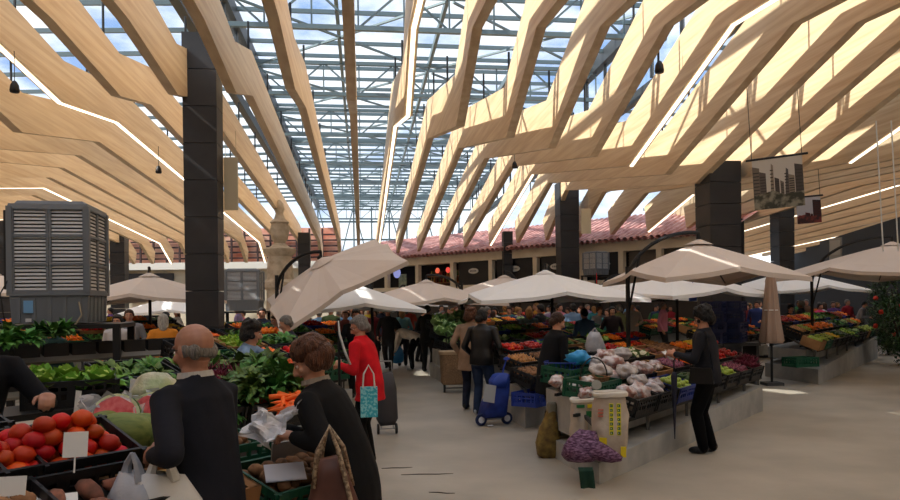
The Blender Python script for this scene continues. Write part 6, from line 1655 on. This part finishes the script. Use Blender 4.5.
# turquoise bag of the red jacket woman
ew = j3['loc']+Matrix.Rotation(j3['yaw'], 3, 'Z') @ (j3['E']['R']*j3['h']*.5+j3['W']['R']*j3['h']*.5)
t = thing('gift_bag', 'turquoise patterned paper bag hanging from the arm of the red jacket', 'bag', tuple(wp(367, 366, 7.36)), .15)
b = MB(); b.box((0, 0, -.34), (.17, .09, .30)); b.build('bag_body', mat('turquoise', (60, 176, 196), .5, (150, 216, 224), scale=40, contrast=(.48, .55)), t)
for y in (-.045, .045): b = MB(); b.tube([(-.06, y, -.2), (-.05, y*.6, -.06), (0, y*.3, .03), (.05, y*.6, -.06), (.06, y, -.2)], .008, 6); b.build('handle', mat('handle_white', (214, 210, 204), .7), t)
# grey trolley behind the red jacket woman
g = gp(384, 432); t = thing('shopping_trolley', 'slim grey shopping trolley pulled behind the woman in red', 'trolley', tuple(g), .2)
b = MB(); loft(b, [((0, 0, .12), .10, .08, 0), ((0, 0, .2), .14, .11, 0), ((0, 0, .6), .13, .1, 0), ((.0, 0, .8), .08, .06, 0)], 22, square=.6); crumple(b, .015, 9, 6); b.build('bag', mat('trolley_grey', (66, 64, 68), .7), t, smooth=True)
for sx in (-.12, .12): wheel(t, (sx, -.03, .07), .07, .025, M_black, mat('hub_grey', (120, 120, 120), .5), 'X')
b = MB(); b.bar((-.12, -.03, .07), (.12, -.03, .07), .014); b.bar((-.08, -.02, .07), (-.08, .09, .95), .014); b.bar((.08, -.02, .07), (.08, .09, .95), .014); b.bar((-.08, .09, .95), (.08, .09, .95), .018); b.build('frame', mat('chrome', (170, 172, 176), .3, metal=.9), t)
# shoulder bag + umbrella + paper of the right woman
Rw = Matrix.Rotation(j5['yaw'], 3, 'Z'); bw = lambda x, y, z: j5['loc']+Rw @ (Vector((x, y, z))*j5['h'])
t = thing('shoulder_bag', 'black leather shoulder bag on the hip of the charcoal cardigan woman', 'bag', tuple(bw(-.145, .03, .52)), j5['yaw'])
b = MB(); b.box((0, 0, .02), (.09, .26, .17), top=.85); crumple(b, .008, 6, 2); b.build('bag_body', mat('leather_black', (20, 18, 20), .35), t)
b = MB(); b.tube([(0, .12, .10), (.015, .07, .30), (.05, .01, .50), (.05, -.04, .50), (.01, -.09, .30), (0, -.12, .10)], .011, 6, flat=.5); b.build('strap', mat('leather_black', (20, 18, 20), .35), t)
p = bw(-.15, .20, .60); t = thing('folded_umbrella', 'closed dark blue walking umbrella hanging point down beside the shoulder-bag woman', 'umbrella', tuple(p), 0)
b = MB(); b.lathe([(.004, -.82), (.008, -.74), (.03, -.3), (.035, -.12), (.022, -.08)], 10); b.build('folded_canopy', mat('navy_cloth', (34, 36, 56), .7), t, smooth=True)
b = MB(); b.tube([(0, 0, -.1), (0, 0, .05), (.02, 0, .08), (.05, 0, .07), (.06, 0, .04)], .009, 6); b.build('handle', M_black, t)
hp_ = hand_world(j5, 'R', (-.02, .05, .0)); b = MB(); b.box((0, 0, 0), (.10, .006, .14)); b.box((.1, .02, .03), (.10, .006, .12), Matrix.Rotation(.5, 3, 'Z'))
o = b.build('paper_slip', M_card_w); o.location = hp_; o.rotation_euler = (-.9, 0, .8); tag(o, 'folded white paper in the hands of the shoulder-bag woman', 'paper')
flush_items(); where_fix()
bpy.data.scenes.remove(TS)
